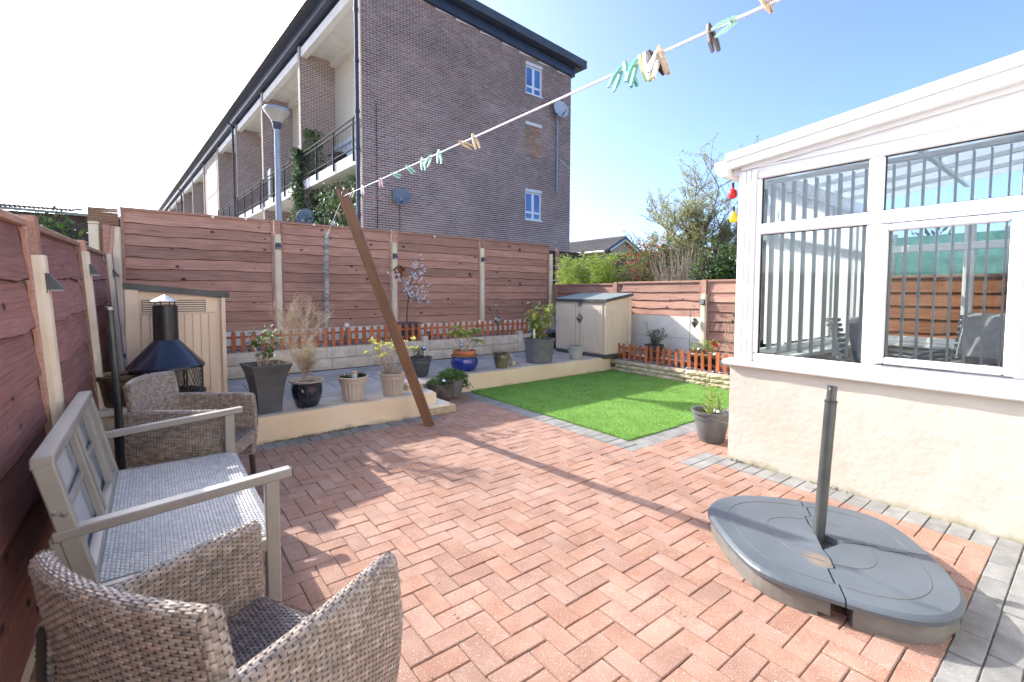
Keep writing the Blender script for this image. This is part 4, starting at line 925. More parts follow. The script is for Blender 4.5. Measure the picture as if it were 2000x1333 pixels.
MB().tube([(17.1,BY-.03,8.4),(17.9,BY-.03,8.0)], .015, 5).build('cable', K['far_frame'], ab, W(ab))
p = F(1.3,1.2,9.68); dish('satellite dish in the first balcony recess, partly behind the drainpipe', p, (-.55,-.8,.3), .40, K['dish'], (.4,.2,-.1))
p = F(8.35,.35,8.72); dish('white edged satellite dish turned sideways in the second balcony recess', p, (-.9,.45,.25), .40, K['dish_light'], (.4,-.3,-.1))
p = F(5.6,-.35,4.95); dish('grey satellite dish low among the ivy on the flats', p, (-.5,-.9,.3), .40, K['dish'], (.3,.3,-.1))
# balcony belongings
bq = thing('barbecue', 'black covered kettle barbecue standing on the first balcony', 'barbecue', F(4.2,.75,ZS))
MB().lathe([(0,.35),(.28,.42),(.36,.62),(.36,.7),(.30,.9),(.12,1.0),(0,1.01)],n=18).build('kettle', K['rail'], bq, smooth=True)
for a in range(3): MB().tube([(.16*math.cos(a*2.1),.16*math.sin(a*2.1),.45),(.34*math.cos(a*2.1),.34*math.sin(a*2.1),0)], .02, 6).build('leg', K['rail'], bq)
MB().bar((-.4,0,.75),(-.55,0,.75),.3,.03).build('handle', K['rail'], bq)
sc_ = thing('balcony_screen', 'white privacy screen on the second balcony behind the lamp post', 'screen', F(13.9,.2,ZS))
MB().span((-.05,-.4,.05),(.0,.32,1.9)).build('panel', K['far_frame'], sc_); MB().span((-.06,-.42,0),(.02,-.38,1.95)).build('edge_post', K['far_frame'], sc_)
pt_ = thing('balcony_pot', 'small terracotta pot on the second balcony beside the ivy', 'pot', F(7.9,.05,ZS))
MB().lathe([(0,0),(.16,0),(.24,.5),(.27,.52),(.27,.6),(.22,.6),(.2,.5),(0,.48)],n=18).build('pot_body', K['terracotta'], pt_, smooth=True); MB().lathe([(0,.5),(.2,.51)],n=14).build('soil', K['soil'], pt_)

# ---- ivy on the first fin and under the first balcony
iv = thing('ivy', 'thick green ivy climbing the brick fin and filling the bay below the first balcony', 'climbing plant', F(7.1,-.1,0))
lm_ = MB(); st_ = MB(); r_ = random.Random(5)
def ivy_leaf(p, n_):
    d = Vector((r_.uniform(-1,1), r_.uniform(-1,1), r_.uniform(-1.3,.3))); lm_.leaf(Vector(p)-Vector(iv.location), d, n_, r_.uniform(.10,.20), r_.uniform(.10,.17), .2)
for _ in range(3000):                                    # along the fin edge
    z = 3.0 + 5.6*r_.random()**1.25; wdt = .55*(1-(z-3)/6.2)+.12
    s = 7.15 + r_.gauss(0, wdt*.6)*1.1; ivy_leaf(F(s, -.08-abs(r_.gauss(0,.16))+max(0,(7.1-s)*.16), z), (-1,-.4,.5))
for _ in range(700): ivy_leaf(F(7.1-.06-abs(r_.gauss(0,.05)), r_.uniform(0,1.2)*(1-r_.random()*.6), r_.uniform(7.0,9.6)), (0,-1,.3)) if r_.random() < .55 else None
for _ in range(5200):                                    # below the balcony
    s = r_.uniform(.5,7.1); zmax = 6.4 - .9*(r_.random()**2); z = r_.uniform(2.6, zmax); ivy_leaf(F(s, .35+r_.gauss(0,.22)+.5*noise.noise((s,z,1)), z), (-.8,-.6,.6))
for _ in range(420): s = 7.2+r_.gauss(0,.5); ivy_leaf(F(s, -.25+r_.gauss(0,.15), 2.9+r_.random()*1.1), (-1,-.3,.6))
lm_.build('leaves', K['ivy'], iv, kind='stuff')
for k in range(14):
    s = r_.uniform(6.6,7.6); pts = [Vector(F(s+r_.uniform(-.2,.2)*q, -.04, 1+q*.9))-Vector(iv.location) for q in range(8)]; st_.tube(pts, .03, 5)
st_.build('stems', K['bark'], iv); 

# ---- street lamp
lp = thing('street_lamp', 'grey street lamp with a wide white bowl head standing behind the fence', 'street lamp', (2.43,12.0,0))
MB().tube([(0,0,-.1),(0,0,1.0),(0,0,5.22)], [.09,.075,.058], 14).build('column', K['lamp_metal'], lp, smooth=True)
MB().lathe([(.05,5.18),(.085,5.22),(.095,5.30),(.11,5.34)],n=24).build('collar', K['fascia'], lp, smooth=True)
MB().lathe([(.105,5.34),(.14,5.42),(.20,5.50),(.27,5.585),(.272,5.60)],n=32).build('bowl', K['lamp_glass'], lp, smooth=True)
MB().lathe([(.255,5.59),(.282,5.60),(.285,5.63),(.27,5.655),(.18,5.685),(.08,5.70),(0,5.702)],n=32).build('canopy', K['lamp_metal'], lp, smooth=True)

# ---- bungalow far to the right
hs = thing('bungalow', 'low buff brick bungalow with a grey tiled roof beyond the bamboo', 'house', (31,25,0))
def hp(name, mb, m): return mb.build(name, m, hs, W(hs))
hp('wall', MB().prism([(28.9,0),(33.1,0),(33.1,4.95),(31,6.0),(28.9,4.95)], 25, 25.3, 'y'), K['yellow_wall']); hp('side_wall', MB().span((28.9,25.3,0),(29.1,50,4.95)), K['yellow_wall'])
for sg in (-1,1):
    mb = MB(); e0 = Vector((31+sg*2.55,24.7,4.78)); r0 = Vector((31,24.7,6.08)); n_ = 12
    for i in range(n_):
        a = r0.lerp(e0, i/n_); b = r0.lerp(e0, (i+1)/n_); up = Vector((sg*.03,0,.06))
        k = 46
        for q in range(k):
            y0 = 24.7+q*.55; mb.add([a+Vector((0,q*.55,0)), b+up*.7+Vector((0,q*.55,0)), b+up*.7+Vector((0,q*.55+.53,0)), a+Vector((0,q*.55+.53,0))], [(0,1,2,3) if sg > 0 else (3,2,1,0)])
    hp('roof_tiles', mb, K['rooftile'])
    hp('roof_deck', MB().add([r0-Vector((0,0,.03)), e0-Vector((0,0,.03)), e0+Vector((0,25.5,-.03)), r0+Vector((0,25.5,-.03))], [(0,1,2,3)]), K['dark_felt'])
    hp('bargeboard', MB().bar(r0+Vector((0,-.03,-.08)), e0+Vector((0,-.03,-.08)), .05, .2), K['fascia']); hp('verge_trim', MB().bar(r0+Vector((0,0,-.24)), e0+Vector((0,0,-.24)), .05, .12), K['far_frame'])
hp('ridge', MB().tube([(31,24.65,6.1),(31,50,6.1)], .09, 8), K['rooftile']); hp('gutter', MB().tube([(28.42,24.7,4.75),(28.42,50,4.75)], .08, 8), K['far_frame'])
hs2 = thing('bungalow', 'second grey roof of a bungalow behind the photinia and bare shrub', 'house', (37.5,24,0))
MB().prism([(33.6,0),(44,0),(44,4.1),(39.5,5.4),(33.6,4.35)], 26, 40, 'y').build('wall', K['yellow_wall'], hs2, W(hs2)); MB().add([(33.2,25.6,4.3),(39.5,25.6,5.5),(39.5,40,5.5),(33.2,40,4.3),(33.2,25.6,4.2),(39.5,25.6,5.4),(39.5,40,5.4),(33.2,40,4.2)],[(0,1,2,3),(0,4,5,1),(0,3,7,4)]).build('roof', K['rooftile'], hs2, W(hs2))

# ---- neighbours' fences and sheds
ns_ = thing('neighbour_shed', 'dark brown shed with a felt roof edge behind the left fence corner', 'shed', (-1.3,10.2,0))
for k in range(9): MB().span((-2.3,-.03-.004*(k%2),.4+k*.25),(1.25,.0,.645+k*.25)).build('board', K['dark_felt'], ns_)
MB().span((-2.3,.001,0),(1.25,2.0,2.62)).build('body', K['dark_felt'], ns_)
rfm = MB(); rfm.add([(-2.5,-.15,2.66),(1.35,-.15,2.62),(1.35,2.1,2.9),(-2.5,2.1,2.95),(-2.5,-.15,2.70),(1.35,-.15,2.66),(1.35,2.1,2.94),(-2.5,2.1,2.99)],[(0,3,2,1),(4,5,6,7),(0,1,5,4),(1,2,6,5),(2,3,7,6),(3,0,4,7)]); rfm.build('roof', K['shed_lid_r'], ns_)
for k in range(26): MB().tube([(-.9+k*.05,-.16,2.70),(-.9+k*.05,1.5,2.95)], .022, 5).build('corrugation', K['roof_edge'], ns_)
nf = thing('neighbour_fence', 'dark brown neighbouring fence behind the bamboo and shrubs', 'fence', (9.8,6.5,0))
for k in range(11): pt(nf, 'board', MB().box((0,0,0),(.02,7.0,.19),None,.003), K['dark_wood'], (0,0,.35+k*.2), (0,rng.uniform(.02,.08),0))
for k in range(5): pt(nf, 'post', MB().box((0,0,0),(.1,.1,2.6),None,.004), K['dark_wood'], (-.05,-3.4+k*1.75,1.3))
nf2 = thing('neighbour_fence', 'short dark fence section standing between the flats and the bamboo', 'fence', (9.4,10.4,0))
for k in range(11): pt(nf2, 'board', MB().box((0,0,0),(2.2,.02,.21),None,.003), K['dark_wood'], (.4,0,.35+k*.225))
for k in range(3): pt(nf2, 'post', MB().box((0,0,0),(.09,.09,2.75),None,.004), K['fence_trim'], (-.72+k*1.1,-.05,1.4))
# ================================================================ weave
def weave(mb, P, nu, nv, amp=.0024, gap=.05, eg=.04):
    """rows of flat strands running along u, passing over and under stakes; P(u,v) -> (point, normal)"""
    tt = (-1, -.72, 0, .72, 1)
    for r in range(nv):
        va, vb, vm = (r+gap/2)/nv, (r+1-gap/2)/nv, (r+.5)/nv; off = .5 if r % 2 else 0
        for c in range(-1, nu+1):
            u0, u1 = (c+off+eg)/nu, (c+1+off-eg)/nu
            if u1 <= .004 or u0 >= .996: continue
            base = len(mb.v); vs = []; n_t = tt
            for t in n_t:
                u = min(1, max(0, (u0+u1)/2 + t*(u1-u0)/2)); h = 1.15-2.1*t*t*t*t
                pm, n = P(u, vm)
                for v, dh in ((va,-.55),(vm,.0),(vb,-.55)):
                    p = P(u, v)[0]; vs.append(p + n*amp*(h+dh))
            fs = []
            for k in range(4):
                a = k*3; fs += [(a,a+3,a+4,a+1),(a+1,a+4,a+5,a+2)]
            mb.add(vs, fs)
    return mb
def loft(mb, P, nu, nv, off=0.0):
    vs = [];
    for j in range(nv+1):
        for i in range(nu+1): p, n = P(i/nu, j/nv); vs.append(p + n*off)
    return mb.add(vs, [(j*(nu+1)+i, j*(nu+1)+i+1, (j+1)*(nu+1)+i+1, (j+1)*(nu+1)+i) for j in range(nv) for i in range(nu)])
def num_n(Q):
    def P(u, v):
        p = Q(u, v); e = 1e-3
        du = Q(min(u+e,1), v)-Q(max(u-e,0), v); dv = Q(u, min(v+e,1))-Q(u, max(v-e,0)); n = du.cross(dv)
        return p, (n.normalized() if n.length > 1e-12 else Vector((0,0,1)))
    return P

# ---- rattan armchairs
def rattan_chair(label, P, ang):
    t = thing('rattan_armchair', label, 'armchair', P, ang, 'brown rattan armchairs')
    TH = .024
    def loop(v, zt, zb):                                   # outer face up, over the top, inner face down -> (across, z)
        if v < .46: return -TH, zb+(zt-TH-zb)*v/.46
        if v > .54: return TH, zb+(zt-TH-zb)*(1-v)/.46
        a = math.pi*(1-(v-.46)/.08); return TH*math.cos(a), zt-TH+TH*math.sin(a)
    for sy in (-1, 1):
        def Q(u, v, sy=sy):
            zt = .672-.022*u-.10*max(0,u-.9)**1.3; zb = .20-.03*u
            a, z = loop(v, zt, zb); bow = .018*math.sin(math.pi*min(1,(z-.2)/.5))
            return Vector((-.285+.575*u+(.03*(1-abs(z-.42)/.25)-.02)*max(0,u-.6)*1.6, sy*(.262+bow+.015*math.sin(math.pi*u)) + (a if sy > 0 else a), z))
        Pn = num_n(Q); mb = weave(MB(), Pn, 17, 132, .0014, .05); ob = mb.build('arm_panel', K['rattan'], t, smooth=False)
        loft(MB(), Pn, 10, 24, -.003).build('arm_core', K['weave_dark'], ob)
        # front roll closing the arm
        def Qf(u, v, sy=sy):
            z = .172+.475*u; c_ = math.sqrt(max(.0,1-(max(0,u-.94)/.061)**2)); a = 2*math.pi*v; f = .46*min(1,max(0,(z-.17)/.455)); p = (Q(1.0, f)+Q(1.0, 1-f))/2; return Vector((p.x-.004+(TH*.8)*c_*math.cos(a), p.y+(TH+.002)*c_*math.sin(a), z))
        weave(MB(), num_n(Qf), 18, 12, .0015).build('arm_front_roll', K['rattan'], t)
    def Qb(u, v):
        y = (u-.5)*.55; zt = .838+.012*math.sin(math.pi*u); a, z = loop(1-v, zt, .20)
        curve = .05*(1-(2*(u-.5))**2); rec = max(0,z-.36)*.16
        return Vector((-.205-curve*.9-rec+a, y*(1-.12*max(0,z-.45)), z))
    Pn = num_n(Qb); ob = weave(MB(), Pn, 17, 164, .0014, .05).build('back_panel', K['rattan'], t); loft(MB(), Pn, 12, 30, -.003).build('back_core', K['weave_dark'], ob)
    for su in (0, 1):
        def Qe(u, v, su=su):
            z = .20+.640*u; a = 2*math.pi*v*(1 if su else -1); f = .46*min(1,(z-.2)/.62); c_ = math.sqrt(max(.0,1-(max(0,u-.95)/.051)**2)); p = (Qb(su, f)+Qb(su, 1-f))/2; return Vector((p.x+(TH+.002)*c_*math.cos(a), p.y+(TH*.7)*c_*math.sin(a), z))
        weave(MB(), num_n(Qe), 24, 12, .0015).build('back_edge', K['rattan'], t)
    Qs = lambda u, v: Vector((-.24+.54*v, (.25-.5*u), .375+.015*v-.012*math.sin(math.pi*u)-.03*max(0,v-.93)*8))
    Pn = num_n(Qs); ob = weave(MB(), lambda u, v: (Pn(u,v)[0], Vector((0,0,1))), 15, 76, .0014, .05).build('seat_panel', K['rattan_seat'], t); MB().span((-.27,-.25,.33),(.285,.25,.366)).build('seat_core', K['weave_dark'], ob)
    Qa = lambda u, v: Vector((.302-.01*v, -.25+.5*u, .285+.09*v)); weave(MB(), lambda u, v: (Qa(u,v), Vector((1,0,0))), 18, 13).build('apron', K['rattan'], t)
    for sx in (-1, 1):
        for sy in (-1, 1): MB().bar((sx*.255-(.04 if sx < 0 else -.02), sy*.262, .0), (sx*.255+(.0 if sx > 0 else .0), sy*.262, .30), .034, .034, (0,1,0), .005).build('leg', K['rattan_leg'], t)
    return t
ch = rattan_chair('brown rattan armchair nearest the camera, seen from behind at the bottom left', (.165,1.385,0), R(32))
c2 = copy_tree(ch); c2.location = (.235,3.95,0); c2.rotation_euler = (0,0,R(-27)); c2['label'] = 'brown rattan armchair beyond the bench in front of the fire pit'

# ---- garden bench
bn = thing('garden_bench', 'taupe metal garden bench with a pale grey woven seat against the left fence', 'bench', (.0,2.84,0), 0)
Y0, Y1, SZ = -.675, .675, .385
b_ = K['bench']
for y in (Y0, Y1):
    MB().bar((-.285,y,.600),(.462,y,.652),.058,.036,(0,0,1),.005).build('armrest', b_, bn)
    MB().bar((.385,y,0),(.385,y,.645),.055,.04,(0,1,0),.005).build('front_leg', b_, bn); MB().bar((-.22,y,0),(-.27,y,.60),.05,.04,(0,1,0),.005).build('rear_leg', b_, bn)
    MB().bar((-.24,y,SZ-.028),(.40,y,SZ-.028),.035,.052,(0,0,1),.004).build('side_rail', b_, bn)
    MB().box((.462,y,.652),(.012,.05,.03),None,.004).build('end_cap', K['rattan_leg'], bn)
bk = lambda t_, y: Vector((-.195-.105*t_, y, SZ+.0+.475*t_))        # recline of the back
yb0, yb1 = Y0+.0, Y1-.075
MB().bar(bk(1,yb0-.02), bk(1,yb1+.02), .060,.042,(0,0,1),.005).build('top_rail', b_, bn); MB().bar(bk(.04,yb0), bk(.04,yb1), .04,.05,(0,0,1),.005).build('bottom_rail', b_, bn)
for y in (yb0+.0, yb1-.0): MB().bar(bk(0,y), bk(.985,y), .05,.055,(1,0,0),.005).build('back_stile', b_, bn)
MB().bar(bk(.52,yb0+.03)+Vector((-.012,0,0)), bk(.52,yb1-.03)+Vector((-.012,0,0)), .018,.035,(0,0,1),.003).build('middle_rail', b_, bn)
for y in (-.12,-.02,.36,.43): MB().bar(bk(.05,y)+Vector((.004,0,0)), bk(.96,y)+Vector((.004,0,0)), .028,.028,(1,0,0),.004).build('back_bar', b_, bn)
pn = MB(); q0, q1 = bk(.05,yb0+.02), bk(.97,yb0+.02); off = Vector((-.026,0,-.006)); dy = Vector((0,yb1-yb0-.04,0)); th = Vector((-.004,0,-.001))
pn.add([q0+off,q0+off+dy,q1+off+dy,q1+off,q0+off+th,q0+off+dy+th,q1+off+dy+th,q1+off+th],[(0,1,2,3),(7,6,5,4),(0,3,7,4),(1,5,6,2),(2,6,7,3),(0,4,5,1)]); pn.build('back_panel', K['bench_panel'], bn)
Qs = lambda u, v: Vector((-.235+.655*v, Y1-.022-(Y1-Y0-.044)*u, SZ-.018*math.sin(math.pi*u)*math.sin(math.pi*v)-.06*max(0,v-.955)*8))
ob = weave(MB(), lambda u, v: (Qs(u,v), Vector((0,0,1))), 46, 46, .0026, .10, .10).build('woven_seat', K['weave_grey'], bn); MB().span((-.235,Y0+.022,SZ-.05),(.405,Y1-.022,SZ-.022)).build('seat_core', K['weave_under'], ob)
for y in (Y0, Y1):
    for k in (0,1): MB().lathe([(0,0),(.009,0),(.009,.006),(0,.007)],n=10).build('bolt', K['steel'], bn).location = (-.277+.026*k, y-.0255, .69-.012*k)
for o in bn.children:
    if o.name.startswith('bolt'): o.rotation_euler = (R(90),0,0)
# ---- dark pole in a socket behind the bench
pp = thing('parasol_pole', 'tall dark parasol pole standing in a socket behind the bench by the left fence', 'pole', (-.215,4.72,0))
MB().tube([(0,0,.26),(-.035,0,1.31)], .0255, 14).build('pole', K['pole'], pp, smooth=True); MB().tube([(.002,0,0),(0,0,.30)], .041, 14).build('socket', K['pole_dark'], pp, smooth=True)
MB().tube([(.03,-.02,.22),(.085,-.05,.22)], .014, 8).build('tightening_knob', K['black'], pp, smooth=True); MB().tube([(0,0,.29),(0,0,.31)], .048, 14).build('collar', K['black'], pp)
MB().tube([(-.035,0,1.29),(-.0355,0,1.312)], .027, 12).build('cap', K['steel'], pp)

# ---- fire pit
fpx = thing('fire_pit', 'black steel chimney fire pit with a wide hood in front of the tall shed', 'fire pit', (.10,5.06,TZ))
hz = -TZ
MB().lathe([(.0,1.405+hz),(.10,1.352+hz),(.101,1.347+hz),(0,1.352+hz)],n=24).build('cowl', K['steel'], fpx, smooth=True)
for a in range(4): MB().tube([(.075*math.cos(a*1.57+.4),.075*math.sin(a*1.57+.4),1.355+hz),(.075*math.cos(a*1.57+.4),.075*math.sin(a*1.57+.4),1.30+hz)],.005,5).build('cowl_stay', K['black'], fpx)
MB().lathe([(.085,1.31+hz),(.090,1.31+hz),(.092,1.00+hz),(.085,1.00+hz)],n=28).build('flue', K['black'], fpx, smooth=True)
MB().lathe([(.093,1.012+hz),(.104,1.0+hz),(.272,.80+hz),(.282,.788+hz),(.282,.772+hz),(.262,.772+hz),(.10,.99+hz)],n=40).build('hood', K['hood'], fpx, smooth=True)
mm = MB()
for k in range(44):
    for dr in (-1,1):
        pts = [(.252*math.cos(2*math.pi*(k/44+dr*j*.011)),.252*math.sin(2*math.pi*(k/44+dr*j*.011)),.775+hz-.24*j/6) for j in range(7)]; mm.tube(pts,.0022,3,False)
mm.build('spark_mesh', K['black'], fpx)
for a in range(6): MB().bar((.256*math.cos(a*1.047),.256*math.sin(a*1.047),.775+hz),(.256*math.cos(a*1.047),.256*math.sin(a*1.047),.53+hz),.014,.014,(1,0,0)).build('mesh_upright', K['black'], fpx)
MB().lathe([(0,.40+hz),(.16,.42+hz),(.25,.50+hz),(.285,.535+hz),(.285,.55+hz),(.26,.54+hz),(.15,.45+hz),(0,.43+hz)],n=32).build('bowl', K['black'], fpx, smooth=True)
for a in range(3): MB().tube([(.18*math.cos(a*2.1+.5),.18*math.sin(a*2.1+.5),.44+hz),(.25*math.cos(a*2.1+.5),.25*math.sin(a*2.1+.5),.0)],.014,8).build('leg', K['black'], fpx, smooth=True)

# ---- storage sheds
def shed(label, P, ang, D, Wd, H0, H1, body, lid, planks_side, ang_l):
    # local: x = depth (front at +x), y = width; side faces at -y; roof falls towards the front
    t = thing('storage_shed', label, 'storage shed', P, ang)
    zr_ = lambda x: H1+(H0-H1)*(x+D/2)/D
    bx_ = MB(); bx_.prism([(-D/2+.01,.07),(D/2-.01,.07),(D/2-.01,zr_(D/2-.01)-.02),(-D/2+.01,zr_(-D/2+.01)-.02)], -Wd/2+.012, Wd/2-.012, 'y'); bx_.build('body', body, t)
    MB().span((-D/2-.015,-Wd/2-.015,0),(D/2+.015,Wd/2+.015,.075),.008).build('base', K['shed_lid'], t)
    ov = .035; P8 = [(-D/2-ov,-Wd/2-ov),(D/2+ov,-Wd/2-ov),(D/2+ov,Wd/2+ov),(-D/2-ov,Wd/2+ov)]
    lm = MB(); lm.add([(x,y,zr_(x)-.005) for x,y in P8]+[(x,y,zr_(x)+.042) for x,y in P8],[(0,3,2,1),(4,5,6,7),(0,1,5,4),(1,2,6,5),(2,3,7,6),(3,0,4,7)]); lm.build('lid', lid, t)
    rim = MB()
    for a,b in ((0,1),(1,2),(2,3),(3,0)):
        pa, pb2 = P8[a], P8[b]; rim.bar((pa[0],pa[1],zr_(pa[0])+.012),(pb2[0],pb2[1],zr_(pb2[0])+.012),.012,.05)
    rim.build('lid_rim', K['shed_lid'], t)
    # corner trims
    for sx in (-1,1): 
        for sy in (-1,1): MB().span((sx*(D/2)-.035,sy*(Wd/2)-.035,.077),(sx*(D/2)+.035-.03*(sx>0)-.0*sx,sy*(Wd/2)+.035-.03*(sy>0),zr_(sx*D/2)-.012) if False else (sx*(D/2-.03)+.035,sy*(Wd/2-.03)+.035,zr_(sx*D/2)-.012),.008).build('corner_trim', body, t)
    # side planks with a vent above
    n = planks_side; w_ = (D-.15)/n; pm_ = {}
    zv = min(zr_(-D/2),zr_(D/2))-.17
    for k in range(n):
        x = -D/2+.075+w_*(k+.5)
        for sy in (-1,1):
            put('plank', pm_.setdefault(0, MB().box((0,0,0),(w_-.007,.014,zv-.10),None,.004).mesh('plank', body)), t, (x, sy*(Wd/2-.008), (zv+.10)/2+.0))
    MB().span((-D/2+.07,-Wd/2-.003,zv+.008),(D/2-.07,-Wd/2+.01,zv+.022),.003).build('vent_frame', body, t)
    for k in range(5):
        z = zv+.03+k*.021; MB().span((-D/2+.09,-Wd/2-.004,z),(D/2-.16,-Wd/2+.012,z+.013),.002).build('vent_slat', body, t)
    MB().span((-D/2+.085,-Wd/2+.010,zv+.02),(D/2-.155,-Wd/2+.0135,zv+.135)).build('vent_opening', K['shed_lid'], t)
    # two doors at the front
    nd = 11; wd_ = (Wd-.16)/2
    for sy in (-1,1):
        d_ = MB().span((D/2-.012,sy*.008 if sy > 0 else -.008-wd_,.10),(D/2+.008,.008+wd_ if sy > 0 else -.008,H0-.06),.005).build('door', body, t)
        rbm = MB().box((0,0,0),(.010,wd_/nd-.012,H0-.30),None,.003).mesh('door_rib', body)
        for k in range(nd): put('door_rib', rbm, d_, (D/2+.010, sy*(.012+wd_*(k+.5)/nd), (H0+.02)/2))
    MB().span((D/2+.008,-.045,H0-.10),(D/2+.03,.045,H0+.0),.006).build('latch', K['shed_lid'], t)
    return t
shed('tall beige storage shed with a dark lid behind the black fire pit', (.215,6.06,TZ), 0, .73, 1.32, 1.14, 1.215, K['shed'], K['shed_lid'], 9, 0)
shed('grey beige storage shed with double doors in the far right corner', (6.83,6.215,TZ-.01), R(180), .70, 1.27, 1.045, 1.15, K['shed_r'], K['shed_lid_r'], 10, 0)

# ---- parasol base: four interlocking weights round a stub pole
PZ = .118; KX = 1.0668
pbx = thing('parasol_stand', 'large grey interlocking parasol base with a bare upright pole on the red paving', 'parasol stand', (2.774,.901,0))
# outline on the top (world), as measured round the slab
OUT = [(2.372,1.27),(2.45,1.352),(2.565,1.398),(2.70,1.40),(2.83,1.335),(2.945,1.215),(3.035,1.07),(3.115,.90),(3.14,.78),(3.09,.655),(2.98,.55),(2.84,.44),(2.70,.355),(2.58,.305),(2.46,.295),(2.34,.325),(2.25,.40),(2.19,.51),(2.15,.64),(2.105,.80),(2.11,.93),(2.16,1.02),(2.25,1.14)]
OC = Vector((2.60,.845)); OUT = [(Vector(p)-OC)*KX for p in OUT]
def smooth_loop(P, n=2):
    for _ in range(n):
        Q = []
        for i in range(len(P)): a, b = P[i], P[(i+1)%len(P)]; Q += [a*.75+b*.25, a*.25+b*.75]
        P = Q
    return P
OUT = smooth_loop(OUT, 2)
seams = [Vector((2.176,.595))-OC, Vector((2.80,.44))-OC, Vector((3.02,1.085))-OC, Vector((2.385,1.28))-OC]
def angle(p): return math.atan2(p.y, p.x)
# real seam directions: front (towards camera), right, back
sa = [angle(Vector((2.165,.60))-OC), angle(Vector((2.86,.45))-OC), angle(Vector((3.02,1.085))-OC)]
hub = Vector((2.625,.845))-OC
def ray_out(a):
    best = None; d = Vector((math.cos(a), math.sin(a)))
    for i in range(len(OUT)):
        p, q = OUT[i], OUT[(i+1)%len(OUT)]; e = q-p; den = d.x*e.y-d.y*e.x
        if abs(den) < 1e-9: continue
        t = (p.x*e.y-p.y*e.x)/den; s = (p.x*d.y-p.y*d.x)/den
        if t > 0 and -1e-6 <= s <= 1+1e-6 and (best is None or t < best): best = t
    return d*best
order = sorted(sa)
hb = .085
for k in range(3):
    a0, a1 = order[k], order[(k+1)%3]
    if a1 <= a0: a1 += 2*math.pi
    n = 34; rim_ = [ray_out(a0+.006+(a1-a0-.012)*i/n) for i in range(n+1)]
    def zig(a, sgn):                                       # stepped joint from rim to hub
        o = ray_out(a); d = o.normalized(); s = Vector((-d.y, d.x)); L_ = o.length; g_ = .004*sgn
        return [o*.78+s*(g_), o*.78+s*(g_-.016), o*.55+s*(g_-.016), o*.52+s*(g_+.014), o*.33+s*(g_+.014), d*hb*1.25+s*g_]
    inner1 = zig(a1, -1); inner0 = zig(a0, 1)[::-1]
    ring = rim_ + inner1 + inner0
    cen = Vector((0,0))
    top = MB(); m = len(ring)
    def off_ring(f): return [p*(1-f*(1 if i <= n else 0)) for i, p in enumerate(ring)]
    r0 = [(p.x,p.y,PZ-.030) for p in ring]; r1 = [(p.x,p.y,PZ-.012) for p in ring]; r2 = [(p.x,p.y,PZ-.004) for p in off_ring(.012)]; r3 = [(p.x,p.y,PZ+.004) for p in off_ring(.035)]
    rings = [r0,r1,r2,r3]
    for q in rings: top.v += q
    for j in range(3):
        for i in range(m): top.f.append((j*m+i, j*m+(i+1)%m, (j+1)*m+(i+1)%m, (j+1)*m+i))
    top.f.append(tuple(3*m+i for i in range(m)))
    seg = top.build('base_segment', K['parasol'], pbx)
    sk = MB(); sr = [p*.972 for p in rim_[1:-1]]; c0, c1 = sr[0]*.25, sr[-1]*.25; pol = sr+[c1,c0]
    notch = pol
    sk.prism([(p.x,p.y) for p in notch], .022, PZ-.027); sk.build('skirt', K['parasol_side'], seg)
    ft = MB()
    for f0, f1 in ((.03,.42),(.47,.97)):
        i0, i1 = int(f0*(len(sr)-1)), int(f1*(len(sr)-1)); q = sr[i0:i1+1]; ft.prism([(p.x,p.y) for p in q]+[(p.x*.7,p.y*.7) for p in q[::-1]], 0, .0225)
    ft.build('foot', K['parasol_side'], seg)
    gr = MB()
    for f_ in (.80,.44):
        q = [ray_out(a0+.05+(a1-a0-.1)*i/20)*f_ for i in range(21)]; gr.tube([(p.x,p.y,PZ+.0045) for p in q], .0022, 4)
    gr.build('moulded_line', K['parasol_side'], seg)
MB().box((0,0,.05),(.34,.34,.08),None,.01).build('cross_base', K['pole_dark'], pbx)
MB().tube([(.058,.022,.06),(.134,.010,.845)], .0285, 18).build('pole', K['pole'], pbx, smooth=True); MB().tube([(.133,.010,.84),(.141,.008,.93)], .0235, 18).build('pole_spigot', K['pole'], pbx, smooth=True)
MB().tube([(.119,.010,.915),(.101,.010,.91)], .006, 6).build('pole_button', K['steel'], pbx); MB().tube([(.1335,.010,.838),(.1343,.010,.85)], .031, 18).build('pole_ring', K['pole_dark'], pbx)

# ---- clothes prop, line and pegs
A_ = Vector((2.335,4.435,0)); T_ = Vector((1.49,4.625,2.44)); TL = Vector((1.509,4.62,2.361)); E_ = Vector((1.018,.452,2.019))
cpz = thing('clothes_prop', 'long brown timber clothes prop leaning diagonally across the view', 'clothes prop', tuple(A_))
d_ = (T_-A_); L_ = d_.length; ax = d_.normalized(); sd_ = (RIGHT - ax*RIGHT.dot(ax)).normalized(); nn_ = ax.cross(sd_)
Mx = Matrix((sd_, nn_, ax)).transposed()
hw = .051
mbp = MB(); prof = [(-hw,0),(hw,0),(hw,L_-.02),(.012,L_-.02),(.010,L_-.075),(-.012,L_-.075),(-.014,L_),(-hw,L_)]
mbp.prism([(x,z) for x,z in prof], -.019, .019, 'y'); put('timber', mbp.mesh('timber', K['prop']), cpz, (0,0,0), Mx.to_4x4())
cl = thing('washing_line', 'white washing line running from the grey sapling over the prop to the top right', 'washing line', tuple(TL))
BT = Vector((2.261,7.75,2.327)); dirE = (E_-TL); END = TL + dirE*1.35
put('long_span', MB().tube([TL-TL+ (END-TL)*k/30 + Vector((0,0,-.0)) for k in range(31)], .0036, 7).mesh('long_span', K['rope'], True), cl)
put('short_span', MB().tube([(0,0,0)]+[(BT-TL)*k/8 for k in range(1,9)], .0032, 6).mesh('short_span', K['rope'], True), cl)
